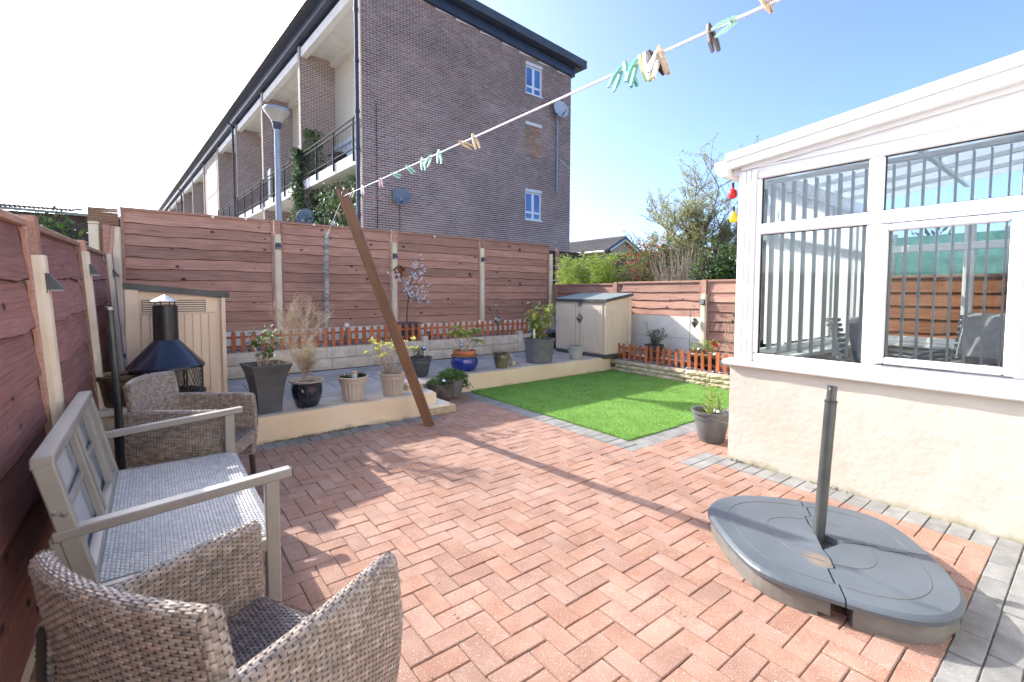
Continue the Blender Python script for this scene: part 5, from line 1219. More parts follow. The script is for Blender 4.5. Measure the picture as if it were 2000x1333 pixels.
put('knot', MB().tube([(-.02,0,.0),(-.01,0,.05),(.012,.0,.055),(.018,0,.0),(0,0,-.012)], .0045, 6).mesh('knot', K['rope'], True), cl)
peg_src = {}
def peg(P, m, label, tilt, spin, openang=.10, s=1.0, group='clothes pegs on the washing line'):
    if m not in peg_src:
        t = thing('clothes_peg', label, 'clothes peg', P, 0, group)
        for sx in (-1,1):
            pm = MB(); pm.prism([(0,.020),(.005,.0195),(.010,.0),(.011,-.030),(.006,-.056),(.001,-.056),(.0015,-.012),(.0005,.004)], -.0045, .0045, 'y')
            if sx < 0: pm.v = [(-x,y,z) for x,y,z in pm.v]; pm.f = [f[::-1] for f in pm.f]
            put('prong', pm.mesh('prong', K[m]), t, (0,0,0), (0,sx*-.12,0))
        put('spring', MB().tube([(-.008,-.006,-.004),(-.004,.006,-.002),(.004,-.006,-.006),(.008,.006,-.004)], .0016, 5).mesh('spring', K['steel']), t); peg_src[m] = t
    else: t = copy_tree(peg_src[m]); t['label'] = label
    # hang in the picture plane of the line: tilt about the viewing direction
    q = Matrix((RIGHT, FWD, UP)).transposed() @ Matrix.Rotation(tilt,3,'Y') @ Matrix.Rotation(spin,3,'Z')
    t.location = P; t.rotation_euler = q.to_euler(); t.scale = (s,s,s); return t
def on(f): return tuple(TL + dirE*f)
PG = [(.105,'peg_white','white peg on the line just right of the prop tip',.5,.3),(.185,'peg_white','white peg before the drainpipe of the flats',.0,.9),(.313,'peg_pink','pink and white peg next to the drainpipe on the gable',-.1,.4),
 (.387,'peg_green','mint green peg tipped nearly flat, first of the mint pegs on the gable',-1.15,.2),(.458,'peg_green','mint green peg alone, tilted to the right, second of those on the gable',-.85,.3),
 (.520,'peg_green','mint green peg hanging upright left of a tilted one',-.12,.5),(.549,'peg_green','mint green peg leaning left between two upright ones',.45,.4),(.579,'peg_green','mint green peg hanging upright, nearest to the wooden pair',-.05,.5),
 (.647,'peg_wood','wooden peg lying along the line, left of a pair',-1.1,.3),(.677,'peg_wood','wooden peg hanging open, right of a pair',-.35,.4),
 (.897,'peg_teal','pale teal peg leaning right, leftmost of the sky cluster',.45,.5),(.904,'peg_teal','dark teal peg leaning left in the cluster against the sky',-.4,.4),(.911,'peg_teal','teal peg leaning right beside the lime peg',.35,.6),
 (.917,'peg_lime','lime green peg in the cluster against the sky',-.35,.7),(.921,'peg_white','white peg beside the lime peg against the sky',-.25,.4),(.926,'peg_dark','brown peg in the cluster crossing a white one',-.7,.4),(.930,'peg_white','large pale peg at the right end of the cluster',.35,.5),(.9325,'peg_wood','pale wooden peg crossing behind the cluster end',-.3,.9),
 (.9665,'peg_dark','dark brown peg alone against the blue sky',-.28,.3),(.980,'peg_green','pale green peg near the top right of the line',1.0,.3),(.999,'peg_wood','wooden peg at the top edge of the picture',2.8,.3)]
for f, m, lab, tl, sp in PG: peg(on(f), m, lab, tl, sp, s=1.0 if f < .95 else .88)
def on2(f): return tuple(TL + (BT-TL)*f)
for f, m, lab, tl, sp in ((.286,'peg_wood','pale wooden peg just below the prop tip on the short line',-.9,.4),(.493,'peg_green','mint peg on the short line, above a white one',.3,.4),(.563,'peg_white','white peg lying across the short line',-1.3,.3),(.805,'peg_white','white peg low on the short line above the sapling',.5,.4),(.958,'peg_green','mint peg at the top of the grey sapling',.3,.5)):
    peg(on2(f), m, lab, tl, sp)
# ---- lantern hooks
def lantern_hook(label, P, H_, sgn=1, lz=.30, face=0.0, lant=True):
    t = thing('lantern_hook', label, 'lantern', P, face)
    pts = [(0,0,0),(0,0,H_-.12)] + [(sgn*(.045-.045*math.cos(R(a))), 0, H_-.06+.055*math.sin(R(a))) for a in range(0,200,20)] + [(sgn*(.06+.018*math.cos(R(a))),0,H_-.06+.018*math.sin(R(a))) for a in range(0,-300,-40)]
    MB().tube(pts, .005, 7).build('hook_stem', K['pewter'], t, smooth=True)
    if lant:
        x = sgn*.075; z = H_-lz
        MB().lathe([(0,-.10),(.012,-.075),(.05,-.02),(.062,.01),(.055,.035),(.03,.055),(.035,.07),(.012,.078),(.0,.08)],(x,0,z),18).build('lantern', K['pewter'], t, smooth=True)
        MB().tube([(x,0,z+.08),(x-sgn*.03,0,H_-.085)], .0025, 5).build('chain', K['pewter'], t)
    return t
lantern_hook('shepherd hook lantern standing in the olive pot', (4.14,5.80,.45), .84, 1, .29, R(-38))
lantern_hook('lantern hook standing in the light grey pot before the shed doors', (5.93,5.80,.45), .83, 1, .30, R(-38))
lantern_hook('lantern hook in the right bed behind the blue bowl by the post', (7.28,4.40,.3), .93, 1, .30, R(-60))
lantern_hook('thin lantern hook behind the big grey tub near the shed', (6.88,7.55,.56), .82, 1, .30, R(-38))
# ---- bird house on the post and string light bulbs
bh = thing('bird_house', 'small brown wooden bird house with a pitched roof fixed to the cream post', 'bird house', (3.585,7.93,1.69))
MB().span((-.06,-.0,0),(.06,.07,.012)).build('floor', K['picket'], bh); MB().span((-.06,.058,.012),(.06,.07,.17)).build('back', K['picket'], bh)
for sx in (-1,1): MB().span((sx*.054-.006,-.0,.012),(sx*.054+.006,.058,.16)).build('side', K['picket'], bh); MB().bar((0,.02,.235),(sx*.11,.02,.145),.10,.012,(0,0,1)).build('roof_board', K['prop'], bh)
MB().lathe([(0,0),(.02,.005),(.024,.03),(.015,.055),(0,.06)],(0,.02,.02),12).build('feed_cup', K['peg_teal'], bh, smooth=True)
sb_ = thing('string_light', 'red bulb of a string light hanging at the conservatory corner', 'string light', (4.15,2.12,2.32)); MB().lathe([(0,-.045),(.028,-.035),(.04,0),(.03,.03),(.012,.045),(.012,.06),(0,.062)],n=16).build('bulb', K['bulb_red'], sb_, smooth=True); MB().tube([(0,0,.055),(0,0,.10)],.012,8).build('holder', K['black'], sb_)
sb2 = copy_tree(sb_); sb2.location = (4.175,2.12,2.11); sb2['label'] = 'yellow bulb of a string light below the red one at the conservatory corner'
for c_ in sb2.children:
    if c_.name.startswith('bulb'): c_.data = c_.data.copy(); c_.data.materials[0] = K['bulb_yellow']
# ================================================================ pots and plants
def stems(r_, n, H_, spread, r0=.006, seg=5, base=.04, wob=.03):
    out = []
    for _ in range(n):
        a = r_.uniform(0,6.283); q = spread*math.sqrt(r_.random()); h = H_*r_.uniform(.6,1.0); b0 = base*math.sqrt(r_.random())
        b = Vector((b0*math.cos(a), b0*math.sin(a), 0)); e = Vector((q*math.cos(a), q*math.sin(a), h))
        out.append([b.lerp(e, k/seg) + Vector((r_.gauss(0,wob),r_.gauss(0,wob),0))*(k/seg) + Vector((0,0,.10*H_*math.sin(math.pi*k/seg)))*q for k in range(seg+1)])
    return out
def tubes(lst, r0, r1, n=5):
    mb = MB()
    for p in lst: mb.tube(p, [r0+(r1-r0)*k/(len(p)-1) for k in range(len(p))], n)
    return mb
def pot_round(t, prof, m, z_soil, r_soil, n=32, flute=None, sx=1, sy=1, name='pot_body'):
    MB().lathe(prof, n=n, flute=flute, sx=sx, sy=sy).build(name, m, t, smooth=True); MB().lathe([(0,z_soil),(r_soil,z_soil-.004)],n=20,sx=sx,sy=sy).build('soil', K['soil'], t)
def leaf_parts(t, mesh, places, r_, smin, smax, name='leaf'):
    for p, d in places:
        q = Vector(d).normalized().to_track_quat('Y','Z'); put(name, mesh, t, p, q, r_.uniform(smin,smax))
def std_leaf(L_, W_, m, curl=.12):
    mb = MB(); n = 4; vs = []; fs = []
    for k in range(n+1):
        y = L_*k/n; w = W_/2*math.sin(math.pi*min(.97,.06+k/n*.94))**.8; z = -curl*L_*(k/n)**2
        vs += [(-w,y,z+w*.25),(0,y,z),(w,y,z+w*.25)]
    for k in range(n): a = k*3; fs += [(a,a+1,a+4,a+3),(a+1,a+2,a+5,a+4)]
    return mb.add(vs, fs).mesh('leaf', m)
def rosette(tip, up, n, r_, droop=.2):
    out = []; a0 = r_.uniform(0,6.28)
    for k in range(n):
        a = a0+k*2.4; d = Vector((math.cos(a), math.sin(a), r_.uniform(-droop-.1,.55-droop))) + up*.25; out.append((tuple(tip), d))
    return out
def solar_globe(t, P, s=.03):
    MB().lathe([(0,-s),(s*.7,-s*.7),(s,0),(s*.7,s*.7),(0,s)],P,14).build('glass_globe', K['chrome'], t, smooth=True); MB().tube([(P[0],P[1],P[2]-s),(P[0],P[1],P[2]-.12)],.006,6).build('globe_stake', K['chrome'], t)

# 1 brown pot on the ledge
t = thing('potted_plant', 'weathered brown pot of soil painted with a bare tree on the corner ledge', 'plant pot', (-.235,5.10,.475))
pot_round(t, [(0,0),(.105,0),(.12,.02),(.152,.22),(.168,.235),(.168,.262),(.155,.265),(.145,.24),(.14,.225)], K['brown_pot'], .235, .142)
mb = MB()
for pts in ([(.0,.03),(.01,.09),(-.01,.13),(.005,.19)],[(.01,.09),(.04,.14),(.045,.19)],[(-.005,.12),(-.04,.17),(-.05,.20)],[(.03,.12),(.06,.15)]):
    mb.tube([((.118+z*.15)*math.cos(R(-60)+x*7), (.118+z*.15)*math.sin(R(-60)+x*7), z) for x, z in pts], .0045, 4)
mb.build('painted_tree', K['terracotta'], t)
for k in range(3): MB().tube([(-.12,-.02+.05*k,.262),(.0,.0+.04*k,.27),(.13,-.03+.05*k,.262)], .012, 6).build('driftwood_stick', K['straw'], t)

# 2 tall square planter
r_ = random.Random(12)
t = thing('potted_plant', 'green leafy plant in a tall flared square black planter', 'plant pot', (.885,5.10,TZ), R(8))
def sq(a, z): return [(-a,-a,z),(a,-a,z),(a,a,z),(-a,a,z)]
lv_ = [(.105,0),(.112,.12),(.128,.26),(.152,.38),(.185,.47),(.185,.48),(.172,.48),(.150,.41)]; mb = MB()
for a, z in lv_: mb.v += sq(a, z)
for k in range(len(lv_)-1):
    for i in range(4): mb.f.append((k*4+i, k*4+(i+1)%4, (k+1)*4+(i+1)%4, (k+1)*4+i))
mb.f.append((0,3,2,1)); mb.build('planter', K['dark_plastic'], t); MB().add(sq(.15,.425),[(0,1,2,3)]).build('soil', K['soil'], t)
MB().span((-.05,-.1515,.335),(.04,-.10,.368)).build('hand_slot', K['shed_lid'], t)
ss = stems(r_, 9, .46, .14, base=.03, wob=.02); ss = [[p+Vector((-.02,0,.42)) for p in q] for q in ss]; tubes(ss,.006,.0025).build('stem', K['twig'], t)
lm = std_leaf(.062,.034,K['leaf']); pl = [(tuple(q[r_.randint(2,5)]+Vector((r_.gauss(0,.008),r_.gauss(0,.008),r_.gauss(0,.02)))), Vector((r_.uniform(-1,1),r_.uniform(-1,1),r_.uniform(-.4,.6)))) for q in ss for _ in range(8)]
leaf_parts(t, lm, pl, r_, 1.0, 1.6); 

# 3 dark blue glazed pot with dry heather
r_ = random.Random(21)
t = thing('potted_plant', 'tall dry twiggy heather in a dark blue glazed pot with a cream rim', 'plant pot', (1.26,5.09,TZ))
pot_round(t, [(0,0),(.10,0),(.118,.03),(.146,.12),(.152,.19),(.144,.235),(.152,.25),(.172,.262),(.175,.272),(.160,.276),(.140,.262),(.132,.23)], K['glaze_dark'], .225, .132)
MB().lathe([(.150,.251),(.171,.259),(.1755,.268),(.168,.276),(.150,.278),(.138,.262),(.133,.24)],n=32).build('rim', K['glaze_rim'], t, smooth=True)
mb = MB()
for k in range(7): a = R(-125+k*5); mb.tube([((.152+.002)*math.cos(R(-122)),(.154)*math.sin(R(-122)),.20),((.140)*math.cos(a),.140*math.sin(a),.13),((.118)*math.cos(a+.1*k-.2),.118*math.sin(a+.1*k-.2),.055)], .0028, 4)
for k in range(3): a = R(-18+k*7); mb.tube([(.154*math.cos(R(-30)),.154*math.sin(R(-30)),.14),(.154*math.cos(a),.154*math.sin(a),.20)], .0028, 4)
mb.build('grass_motif', K['glaze_rim'], t)
tw = MB(); hv = MB(); tw2 = MB()
def heather(p, d, L_, r0, lev):
    n = 5; pts = [Vector(p)]; dd = Vector(d).normalized()
    for k in range(n): dd = (dd + Vector((r_.gauss(0,.16),r_.gauss(0,.16),r_.gauss(.03,.12)))).normalized(); pts.append(pts[-1]+dd*L_/n)
    (tw if lev < 2 else tw2).tube(pts, [r0*(1-.7*k/n) for k in range(n+1)], 5 if lev < 2 else 4)
    if lev < 2:
        for k in range(2, n+1):
            for _ in range(3): heather(pts[k], dd+Vector((r_.uniform(-.9,.9),r_.uniform(-.9,.9),r_.uniform(-.1,.8))), L_*r_.uniform(.35,.6), r0*.5, lev+1)
    else:
        for k in range(1, n+1):
            for _ in range(2 if pts[k].z < .62 else 1): hv.leaf(pts[k], Vector((r_.gauss(0,1),r_.gauss(0,1),r_.uniform(0,1.2))), (0,0,1), r_.uniform(.008,.017), .004)
for _ in range(7): a = r_.uniform(0,6.28); heather((.03*math.cos(a)-.03,.03*math.sin(a),.22), (math.cos(a)*.55-.05, math.sin(a)*.55, 1), r_.uniform(.25,.34), .006, 0)
for _ in range(4): heather((-.06,.02,.45), (r_.uniform(-.3,.1),r_.uniform(-.2,.2),1), r_.uniform(.40,.56), .0055, 0)
tw.build('branches', K['twig'], t); tw2.build('twigs', K['twig'], t, kind='stuff'); hv.build('dry_leaves', K['heather'], t, kind='stuff')

# 4, 5 taupe fluted pots
fl = [(0,0),(.105,0),(.108,.015),(.112,.03),(.132,.185),(.146,.19),(.148,.235),(.162,.24),(.164,.262),(.150,.264),(.145,.245),(.140,.23)]
r_ = random.Random(31)
def fluted(t): pot_round(t, fl, K['beige_pot'], .232, .14, 72, (.03,.186,18,.07))
t = thing('potted_plant', 'fluted taupe pot with two small green tufts and a little lantern between them', 'plant pot', (1.735,5.08,TZ)); fluted(t)
mb = MB()
for cx_ in (-.085,.095):
    for _ in range(70): mb.leaf((cx_+r_.gauss(0,.028),r_.gauss(0,.03),.235), (r_.gauss(0,.5),r_.gauss(0,.5),1), (1,0,0), r_.uniform(.04,.085), .008)
mb.build('leaf_tufts', K['leaf_dark'], t, kind='stuff')
g_ = thing('solar_light', 'small clear jar solar lantern standing in the fluted taupe pot', 'solar light', (1.735,5.03,TZ+.235)); MB().lathe([(0,0),(.02,.0),(.032,.03),(.030,.055),(.02,.06)],n=18).build('jar', K['clear'], g_, smooth=True); MB().lathe([(.03,.06),(.031,.062),(.031,.088),(.0,.092)],n=18).build('lid', K['peg_wood'], g_, smooth=True)
t = thing('potted_plant', 'fluted taupe pot with a pale stemmed bush of yellow flowers beside the prop', 'plant pot', (2.185,5.055,TZ)); fluted(t)
ss = []
for q in stems(r_, 24, .40, .27, base=.05, wob=.03): ss.append([p+Vector((0,0,.22)) for p in q])
tubes(ss,.006,.003).build('branches', K['twig'], t); fb = MB(); lb = MB()
for q in ss:
    tip = q[-1]
    for _ in range(11): lb.leaf(tip+Vector((r_.gauss(0,.012),r_.gauss(0,.012),r_.gauss(0,.01))), (r_.gauss(0,1),r_.gauss(0,1),r_.uniform(-.2,.9)), (0,0,1), r_.uniform(.025,.045), .014)
    for _ in range(9): fb.leaf(tip+Vector((r_.gauss(0,.016),r_.gauss(0,.016),r_.uniform(0,.02))), (r_.gauss(0,1),r_.gauss(0,1),r_.uniform(.1,1)), (0,0,1), r_.uniform(.028,.046), .026)
fb.build('flower_heads', K['flower_yellow'], t, kind='stuff'); lb.build('leaf_whorls', K['leaf_bright'], t, kind='stuff')
MB().box((.11,-.05,.25),(.04,.03,.025),None,.004).build('plant_tag', K['peg_white'], t)

# 6 black round planter with grey green plant
round_prof = lambda s, h: [(0,0),(.105*s,0),(.115*s,.02),(.150*s,h-.08),(.158*s,h-.075),(.163*s,h-.03),(.178*s,h-.022),(.181*s,h),(.166*s,h),(.158*s,h-.03)]
r_ = random.Random(41)
def globe_at(label, P): 
    g_ = thing('solar_light', label, 'solar light', P); solar_globe(g_, (0,0,.03), .032); return g_
t = thing('potted_plant', 'dark round pot with a grey green bushy plant behind the prop', 'plant pot', (2.985,5.97,TZ)); pot_round(t, round_prof(1.0,.27), K['dark_plastic'], .245, .158)
mb = MB()
for _ in range(420): a = r_.uniform(0,6.28); q = .09*math.sqrt(r_.random()); mb.leaf((q*math.cos(a)-.02,q*math.sin(a),.24+r_.random()*.16), (r_.gauss(0,.8),r_.gauss(0,.8),r_.uniform(0,1)), (0,0,1), r_.uniform(.03,.055), .008)
mb.build('foliage', K['leaf_grey'], t, kind='stuff'); globe_at('glass globe solar light in the dark pot behind the prop', (3.02,5.88,.62))
# 7 old pot and 8 black pot with trailing plant at the foot of the terrace
t = thing('potted_plant', 'old weathered grey brown pot with sparse leaves beside the stone step', 'plant pot', (3.005,5.42,0)); pot_round(t, [(0,0),(.14,0),(.165,.05),(.178,.15),(.17,.20),(.178,.215),(.18,.235),(.165,.235),(.155,.20)], K['old_pot'], .195, .155)
mb = MB(); r_ = random.Random(43)
for _ in range(110): mb.leaf((r_.gauss(-.08,.03),r_.gauss(0,.04),.20), (r_.gauss(0,.4),r_.gauss(0,.4),1), (1,0,0), r_.uniform(.05,.13), .022)
for _ in range(160): mb.leaf((r_.gauss(.09,.06),r_.gauss(0,.06),.20+r_.random()*.16), (r_.gauss(0,1),r_.gauss(0,1),r_.uniform(0,1)), (0,0,1), r_.uniform(.03,.05), .02)
mb.build('foliage', K['leaf'], t, kind='stuff'); globe_at('glass globe solar light in the old pot beside the step', (3.01,5.33,.24))
t = thing('potted_plant', 'dark grey pot overflowing with green trailing leaves at the lawn corner', 'plant pot', (3.245,5.50,0)); pot_round(t, round_prof(.98,.285), K['mid_plastic'], .26, .155)
mb = MB(); lmm = MB()
for _ in range(620):
    a = r_.uniform(0,6.28); q = .19*math.sqrt(r_.random()); mb.leaf((q*math.cos(a),q*math.sin(a),.26+.13*(1-(q/.2)**2)*r_.random()), (r_.gauss(0,1)+math.cos(a)*.6,r_.gauss(0,1)+math.sin(a)*.6,r_.uniform(-.1,.8)), (0,0,1), r_.uniform(.045,.075), .020)
for _ in range(60): mb.leaf((.18+r_.gauss(0,.02),-.02+r_.gauss(0,.04),.25-r_.random()*.12), (.7,r_.gauss(0,.4),-.8), (0,0,1), r_.uniform(.05,.08), .022)
mb.build('foliage', K['leaf'], t, kind='stuff')
for k in range(11): a = R(-150); lmm.lathe([(0,-.008),(.008,0),(0,.008)],(-.155+.012*math.sin(k*.28)-.010*math.sin(k*.29),-.09-.003*k,.235-.02*k),6)
lmm.build('trailing_beads', K['white_disc'], t)
# 9 blue glazed pot, terracotta pot inside, rhododendron
r_ = random.Random(51)
t = thing('potted_plant', 'rhododendron in a terracotta pot set in a shiny cobalt blue glazed pot', 'plant pot', (3.76,6.02,TZ))
pot_round(t, [(0,0),(.15,0),(.175,.02),(.208,.09),(.212,.14),(.20,.19),(.188,.208),(.185,.215),(.17,.21),(.16,.19)], K['glaze_blue'], .20, .165, 40)
MB().lathe([(.186,.208),(.208,.218),(.212,.228),(.205,.238),(.18,.240),(.17,.22)],n=40).build('rim', K['glaze_bronze'], t, smooth=True)
MB().lathe([(.14,.20),(.158,.235),(.166,.262),(.176,.266),(.178,.305),(.165,.307),(.16,.285)],n=36).build('inner_pot', K['terracotta'], t, smooth=True); MB().lathe([(0,.292),(.162,.288)],n=20).build('inner_soil', K['soil'], t)
tips = [(-.13,0,.60),(-.09,.06,.66),(-.20,-.02,.58),(.06,-.02,.55),(.12,.04,.57),(.18,-.02,.60),(.27,.02,.44),(.02,.06,.60),(.22,.05,.63),(-.03,-.05,.56)]
ss = []
for (x,y,z) in tips: b0 = Vector((r_.uniform(-.06,.06),r_.uniform(-.05,.05),.29)); e0 = Vector((x,y,z)); ss.append([b0.lerp(e0,k/5)+Vector((0,0,-.05*math.sin(math.pi*k/5)*(abs(x)>.15))) for k in range(6)])
tubes(ss,.008,.004).build('stem', K['twig'], t)
pl1 = []; pl2 = []
for q in ss:
    for i, (p, d) in enumerate(rosette(q[-1], Vector((0,0,.4)), 11, r_, .35)): (pl1 if i % 3 else pl2).append((p, d))
leaf_parts(t, std_leaf(.105,.036,K['leaf_bright'],.2), pl1, r_, 1.1, 1.6); leaf_parts(t, std_leaf(.105,.042,K['leaf_yellow'],.25), pl2, r_, 1.2, 1.7)
globe_at('glass globe solar light in the terracotta pot among the rhododendron stems', (3.66,5.92,.62))
# 10 olive pot with brown grass
r_ = random.Random(61)
def grass(t, z, n, L_, m, spread=1.0, name='grass_blades'):
    mb = MB()
    for _ in range(n):
        a = r_.uniform(0,6.28); d = Vector((math.cos(a)*spread*r_.uniform(.1,1), math.sin(a)*spread*r_.uniform(.1,1), 1)).normalized(); p = Vector((r_.gauss(0,.02),r_.gauss(0,.02),z)); w = .005; l = L_*r_.uniform(.5,1.1); sd = d.orthogonal().normalized()
        pts = [p]; dd = d.copy()
        for k in range(5): dd = (dd + Vector((d.x,d.y,-.9))*.13*spread).normalized(); pts.append(pts[-1]+dd*l/5)
        for k in range(5): w0, w1 = w*(1-k/5), w*(1-(k+1)/5); mb.add([pts[k]-sd*w0, pts[k]+sd*w0, pts[k+1]+sd*w1, pts[k+1]-sd*w1], [(0,1,2,3)])
    mb.build(name, m, t, kind='stuff')
t = thing('potted_plant', 'small olive glazed pot of brown grass with a lantern hook in it', 'plant pot', (4.34,5.85,TZ)); pot_round(t, [(0,0),(.085,0),(.095,.02),(.125,.14),(.128,.18),(.118,.215),(.128,.225),(.134,.236),(.122,.24),(.112,.22)], K['glaze_olive'], .21, .112)
grass(t, .2, 60, .34, K['straw'], 1.2); grass(t, .2, 30, .16, K['leaf_dark'], .6, 'green_shoots')
fg = thing('garden_figure', 'small dark garden figure lying beside the olive pot', 'figurine', (4.62,5.92,TZ), R(-35))
MB().lathe([(0,0),(.06,.0),(.07,.03),(.05,.07),(.03,.10),(0,.11)],n=14,sy=.7).build('torso', K['figure'], fg, smooth=True); MB().lathe([(0,-.03),(.025,-.015),(.03,.005),(.018,.025),(0,.03)],(-.03,0,.14),12).build('head', K['figure'], fg, smooth=True)
MB().tube([(.03,-.02,.05),(.10,-.03,.04),(.13,-.03,.01)],.014,7).build('leg', K['figure'], fg, smooth=True); MB().tube([(-.03,0,.10),(-.07,-.04,.16),(-.05,-.05,.19)],.010,6).build('wing', K['figure'], fg, smooth=True)
# 11 big grey tub with shrub
r_ = random.Random(71)
t = thing('potted_plant', 'large dark grey ribbed tub with a yellow green shrub beside the shed', 'plant pot', (5.24,5.98,TZ))
prof = [(0,0),(.215,0),(.222,.01)]+[(.222+.036*k/10+(.003 if k % 2 else 0), .01+.37*k/10) for k in range(1,11)]+[(.264,.385),(.272,.395),(.270,.408),(.255,.405),(.245,.36)]
pot_round(t, prof, K['mid_plastic'], .35, .246, 44); MB().tube([(-.10,-.245,.36),(-.06,-.285,.37),(.0,-.295,.37),(.05,-.28,.36)],.013,7).build('handle', K['mid_plastic'], t, smooth=True)
ss = [[p+Vector((0,0,.34)) for p in q] for q in stems(r_, 19, .70, .25, base=.06, wob=.03)]; tubes(ss,.008,.003).build('stem', K['twig'], t)
pl1 = []; pl2 = []
for q in ss:
    for k in range(1,6):
        for _ in range(3): (pl1 if r_.random() < .62 else pl2).append((tuple(q[k]+Vector((r_.gauss(0,.03),r_.gauss(0,.03),r_.gauss(0,.03)))), Vector((r_.gauss(0,1),r_.gauss(0,1),r_.uniform(-.7,.5)))))
leaf_parts(t, std_leaf(.085,.055,K['leaf_bright'],.25), pl1, r_, .9, 1.5); leaf_parts(t, std_leaf(.085,.055,K['leaf_yellow'],.3), pl2, r_, .9, 1.4)
MB().tube([(-.16,-.02,.33),(-.22,.0,1.02)],.006,6).build('cane', K['twig_dark'], t); MB().span((-.18,-.06,.42),(-.14,-.055,.58)).build('plant_label', K['peg_white'], t)
# 12 light grey pot
r_ = random.Random(81)
t = thing('potted_plant', 'light grey ribbed pot with withered brown leaves in front of the shed doors', 'plant pot', (6.0,5.86,TZ)); pot_round(t, [(0,0),(.09,0),(.10,.02),(.13,.12),(.145,.20),(.152,.205),(.156,.235),(.142,.238),(.135,.215)], K['grey_pot'], .21, .135, 64, (.03,.198,24,.035))
grass(t, .2, 34, .40, K['straw'], .7); grass(t, .2, 26, .22, K['straw'], 1.8, 'withered_blades')
# 13 pot by the conservatory
r_ = random.Random(91)
t = thing('potted_plant', 'dark grey pot with fresh lily shoots at the corner of the conservatory wall', 'plant pot', (4.27,2.33,0)); pot_round(t, round_prof(1.05,.30), K['mid_plastic'], .25, .16, 40)
mb = MB(); sm_ = MB()
for (sx_, sy_, h) in ((-.02,.02,.24),(.07,.05,.27),(.02,-.05,.2),(-.11,-.02,.10),(.10,-.02,.16)):
    sm_.tube([(sx_,sy_,.24),(sx_*1.1,sy_,.25+h)], .006, 6)
    for k in range(16): z = .27+h*k/15; a = k*2.4; mb.leaf((sx_,sy_,z), (math.cos(a),math.sin(a),.55), (0,0,1), r_.uniform(.07,.12), .014)
sm_.build('stem', K['leaf_bright'], t); mb.build('leaves', K['leaf_bright'], t, kind='stuff')
globe_at('glass disc solar light in the pot by the conservatory corner', (4.20,2.25,.28)); MB().tube([(-.17,-.05,.27),(-.06,-.20,.22),(.10,-.18,.27)],.003,5).build('wire_handle', K['steel'], t)
# 14 bowl with red flowers, 15 dark pot in right bed
r_ = random.Random(101)
t = thing('potted_plant', 'blue oval bowl with red flowers in the right bed behind the pickets', 'plant pot', (7.08,4.02,.215), R(0))
pot_round(t, [(0,0),(.13,0),(.16,.04),(.20,.17),(.205,.215),(.225,.225),(.228,.24),(.205,.245),(.19,.22)], K['glaze_dark'], .22, .19, 40, None, .85, 1.15)
MB().lathe([(.205,.216),(.226,.224),(.230,.238),(.205,.248),(.19,.23)],n=40,sx=.85,sy=1.15).build('rim', K['glaze_rim'], t, smooth=True)
mb = MB(); fm = MB(); rm = MB()
for cy_, hh in ((.13,.17),(-.10,.24)):
    for _ in range(190): mb.leaf((r_.gauss(0,.05),cy_+r_.gauss(0,.055),.22+hh*r_.random()), (r_.gauss(0,1),r_.gauss(0,1),r_.uniform(0,1)), (0,0,1), r_.uniform(.04,.065), .022)
for c_ in ((-.02,-.20,.40),(.0,-.17,.42)):
    for _ in range(26): fm.leaf(Vector(c_)+Vector((r_.gauss(0,.012),r_.gauss(0,.014),r_.gauss(0,.012))), (r_.gauss(0,1),r_.gauss(0,1),r_.gauss(0,1)), (0,0,1), .035, .03)
for cy_ in (.12,-.06):
    for _ in range(60): rm.leaf((-.07+r_.gauss(0,.03),cy_+r_.gauss(0,.05),.25+r_.random()*.06), (r_.gauss(0,1),r_.gauss(0,1),.5), (0,0,1), .035, .02)
mb.build('foliage', K['leaf_bright'], t, kind='stuff'); fm.build('red_flowers', K['flower_red'], t, kind='stuff'); rm.build('reddish_leaves', K['leaf_red'], t, kind='stuff')
globe_at('glass globe solar light between the red flowers in the blue bowl', (6.98,4.05,.50))
t = thing('potted_plant', 'dark pot with a sparse dark green shrub in the right bed by the shed', 'plant pot', (7.1,4.98,.215)); pot_round(t, round_prof(.95,.30), K['dark_plastic'], .27, .15)
ss = [[p+Vector((0,0,.26)) for p in q] for q in stems(r_, 14, .34, .22, base=.05, wob=.03)]+[[Vector((0,.02,.27)),Vector((.0,.12,.5)),Vector((0,.19,.68))]]; tubes(ss,.006,.003).build('stem', K['twig_dark'], t); mb = MB()
for q in ss:
    for p in q[1:]:
        for _ in range(9): mb.leaf(p+Vector((r_.gauss(0,.02),r_.gauss(0,.02),r_.gauss(0,.02))), (r_.gauss(0,1),r_.gauss(0,1),r_.uniform(-.2,.8)), (0,0,1), r_.uniform(.03,.05), .014)
mb.build('foliage', K['leaf_grey'], t, kind='stuff')
# climbing twig on the fence at far right
t = thing('climbing_plant', 'sparse brown climbing twig on the fence beside the conservatory', 'climbing plant', (7.36,3.78,.3)); mb = MB(); lb = MB()
for k in range(4): mb.tube([(0,0,0),(-.02,-.04+.03*k,.3),(-.01,-.12+.05*k,.55),(0,-.10+.06*k,.72)], .004, 5)
for _ in range(60): lb.leaf((-.03+r_.gauss(0,.02),-.08+r_.gauss(0,.07),.25+r_.random()*.5), (r_.gauss(0,1),r_.gauss(0,1),r_.gauss(0,1)), (1,0,0), .04, .02)
mb.build('stem', K['twig'], t); lb.build('withered_leaves', K['straw'], t, kind='stuff')
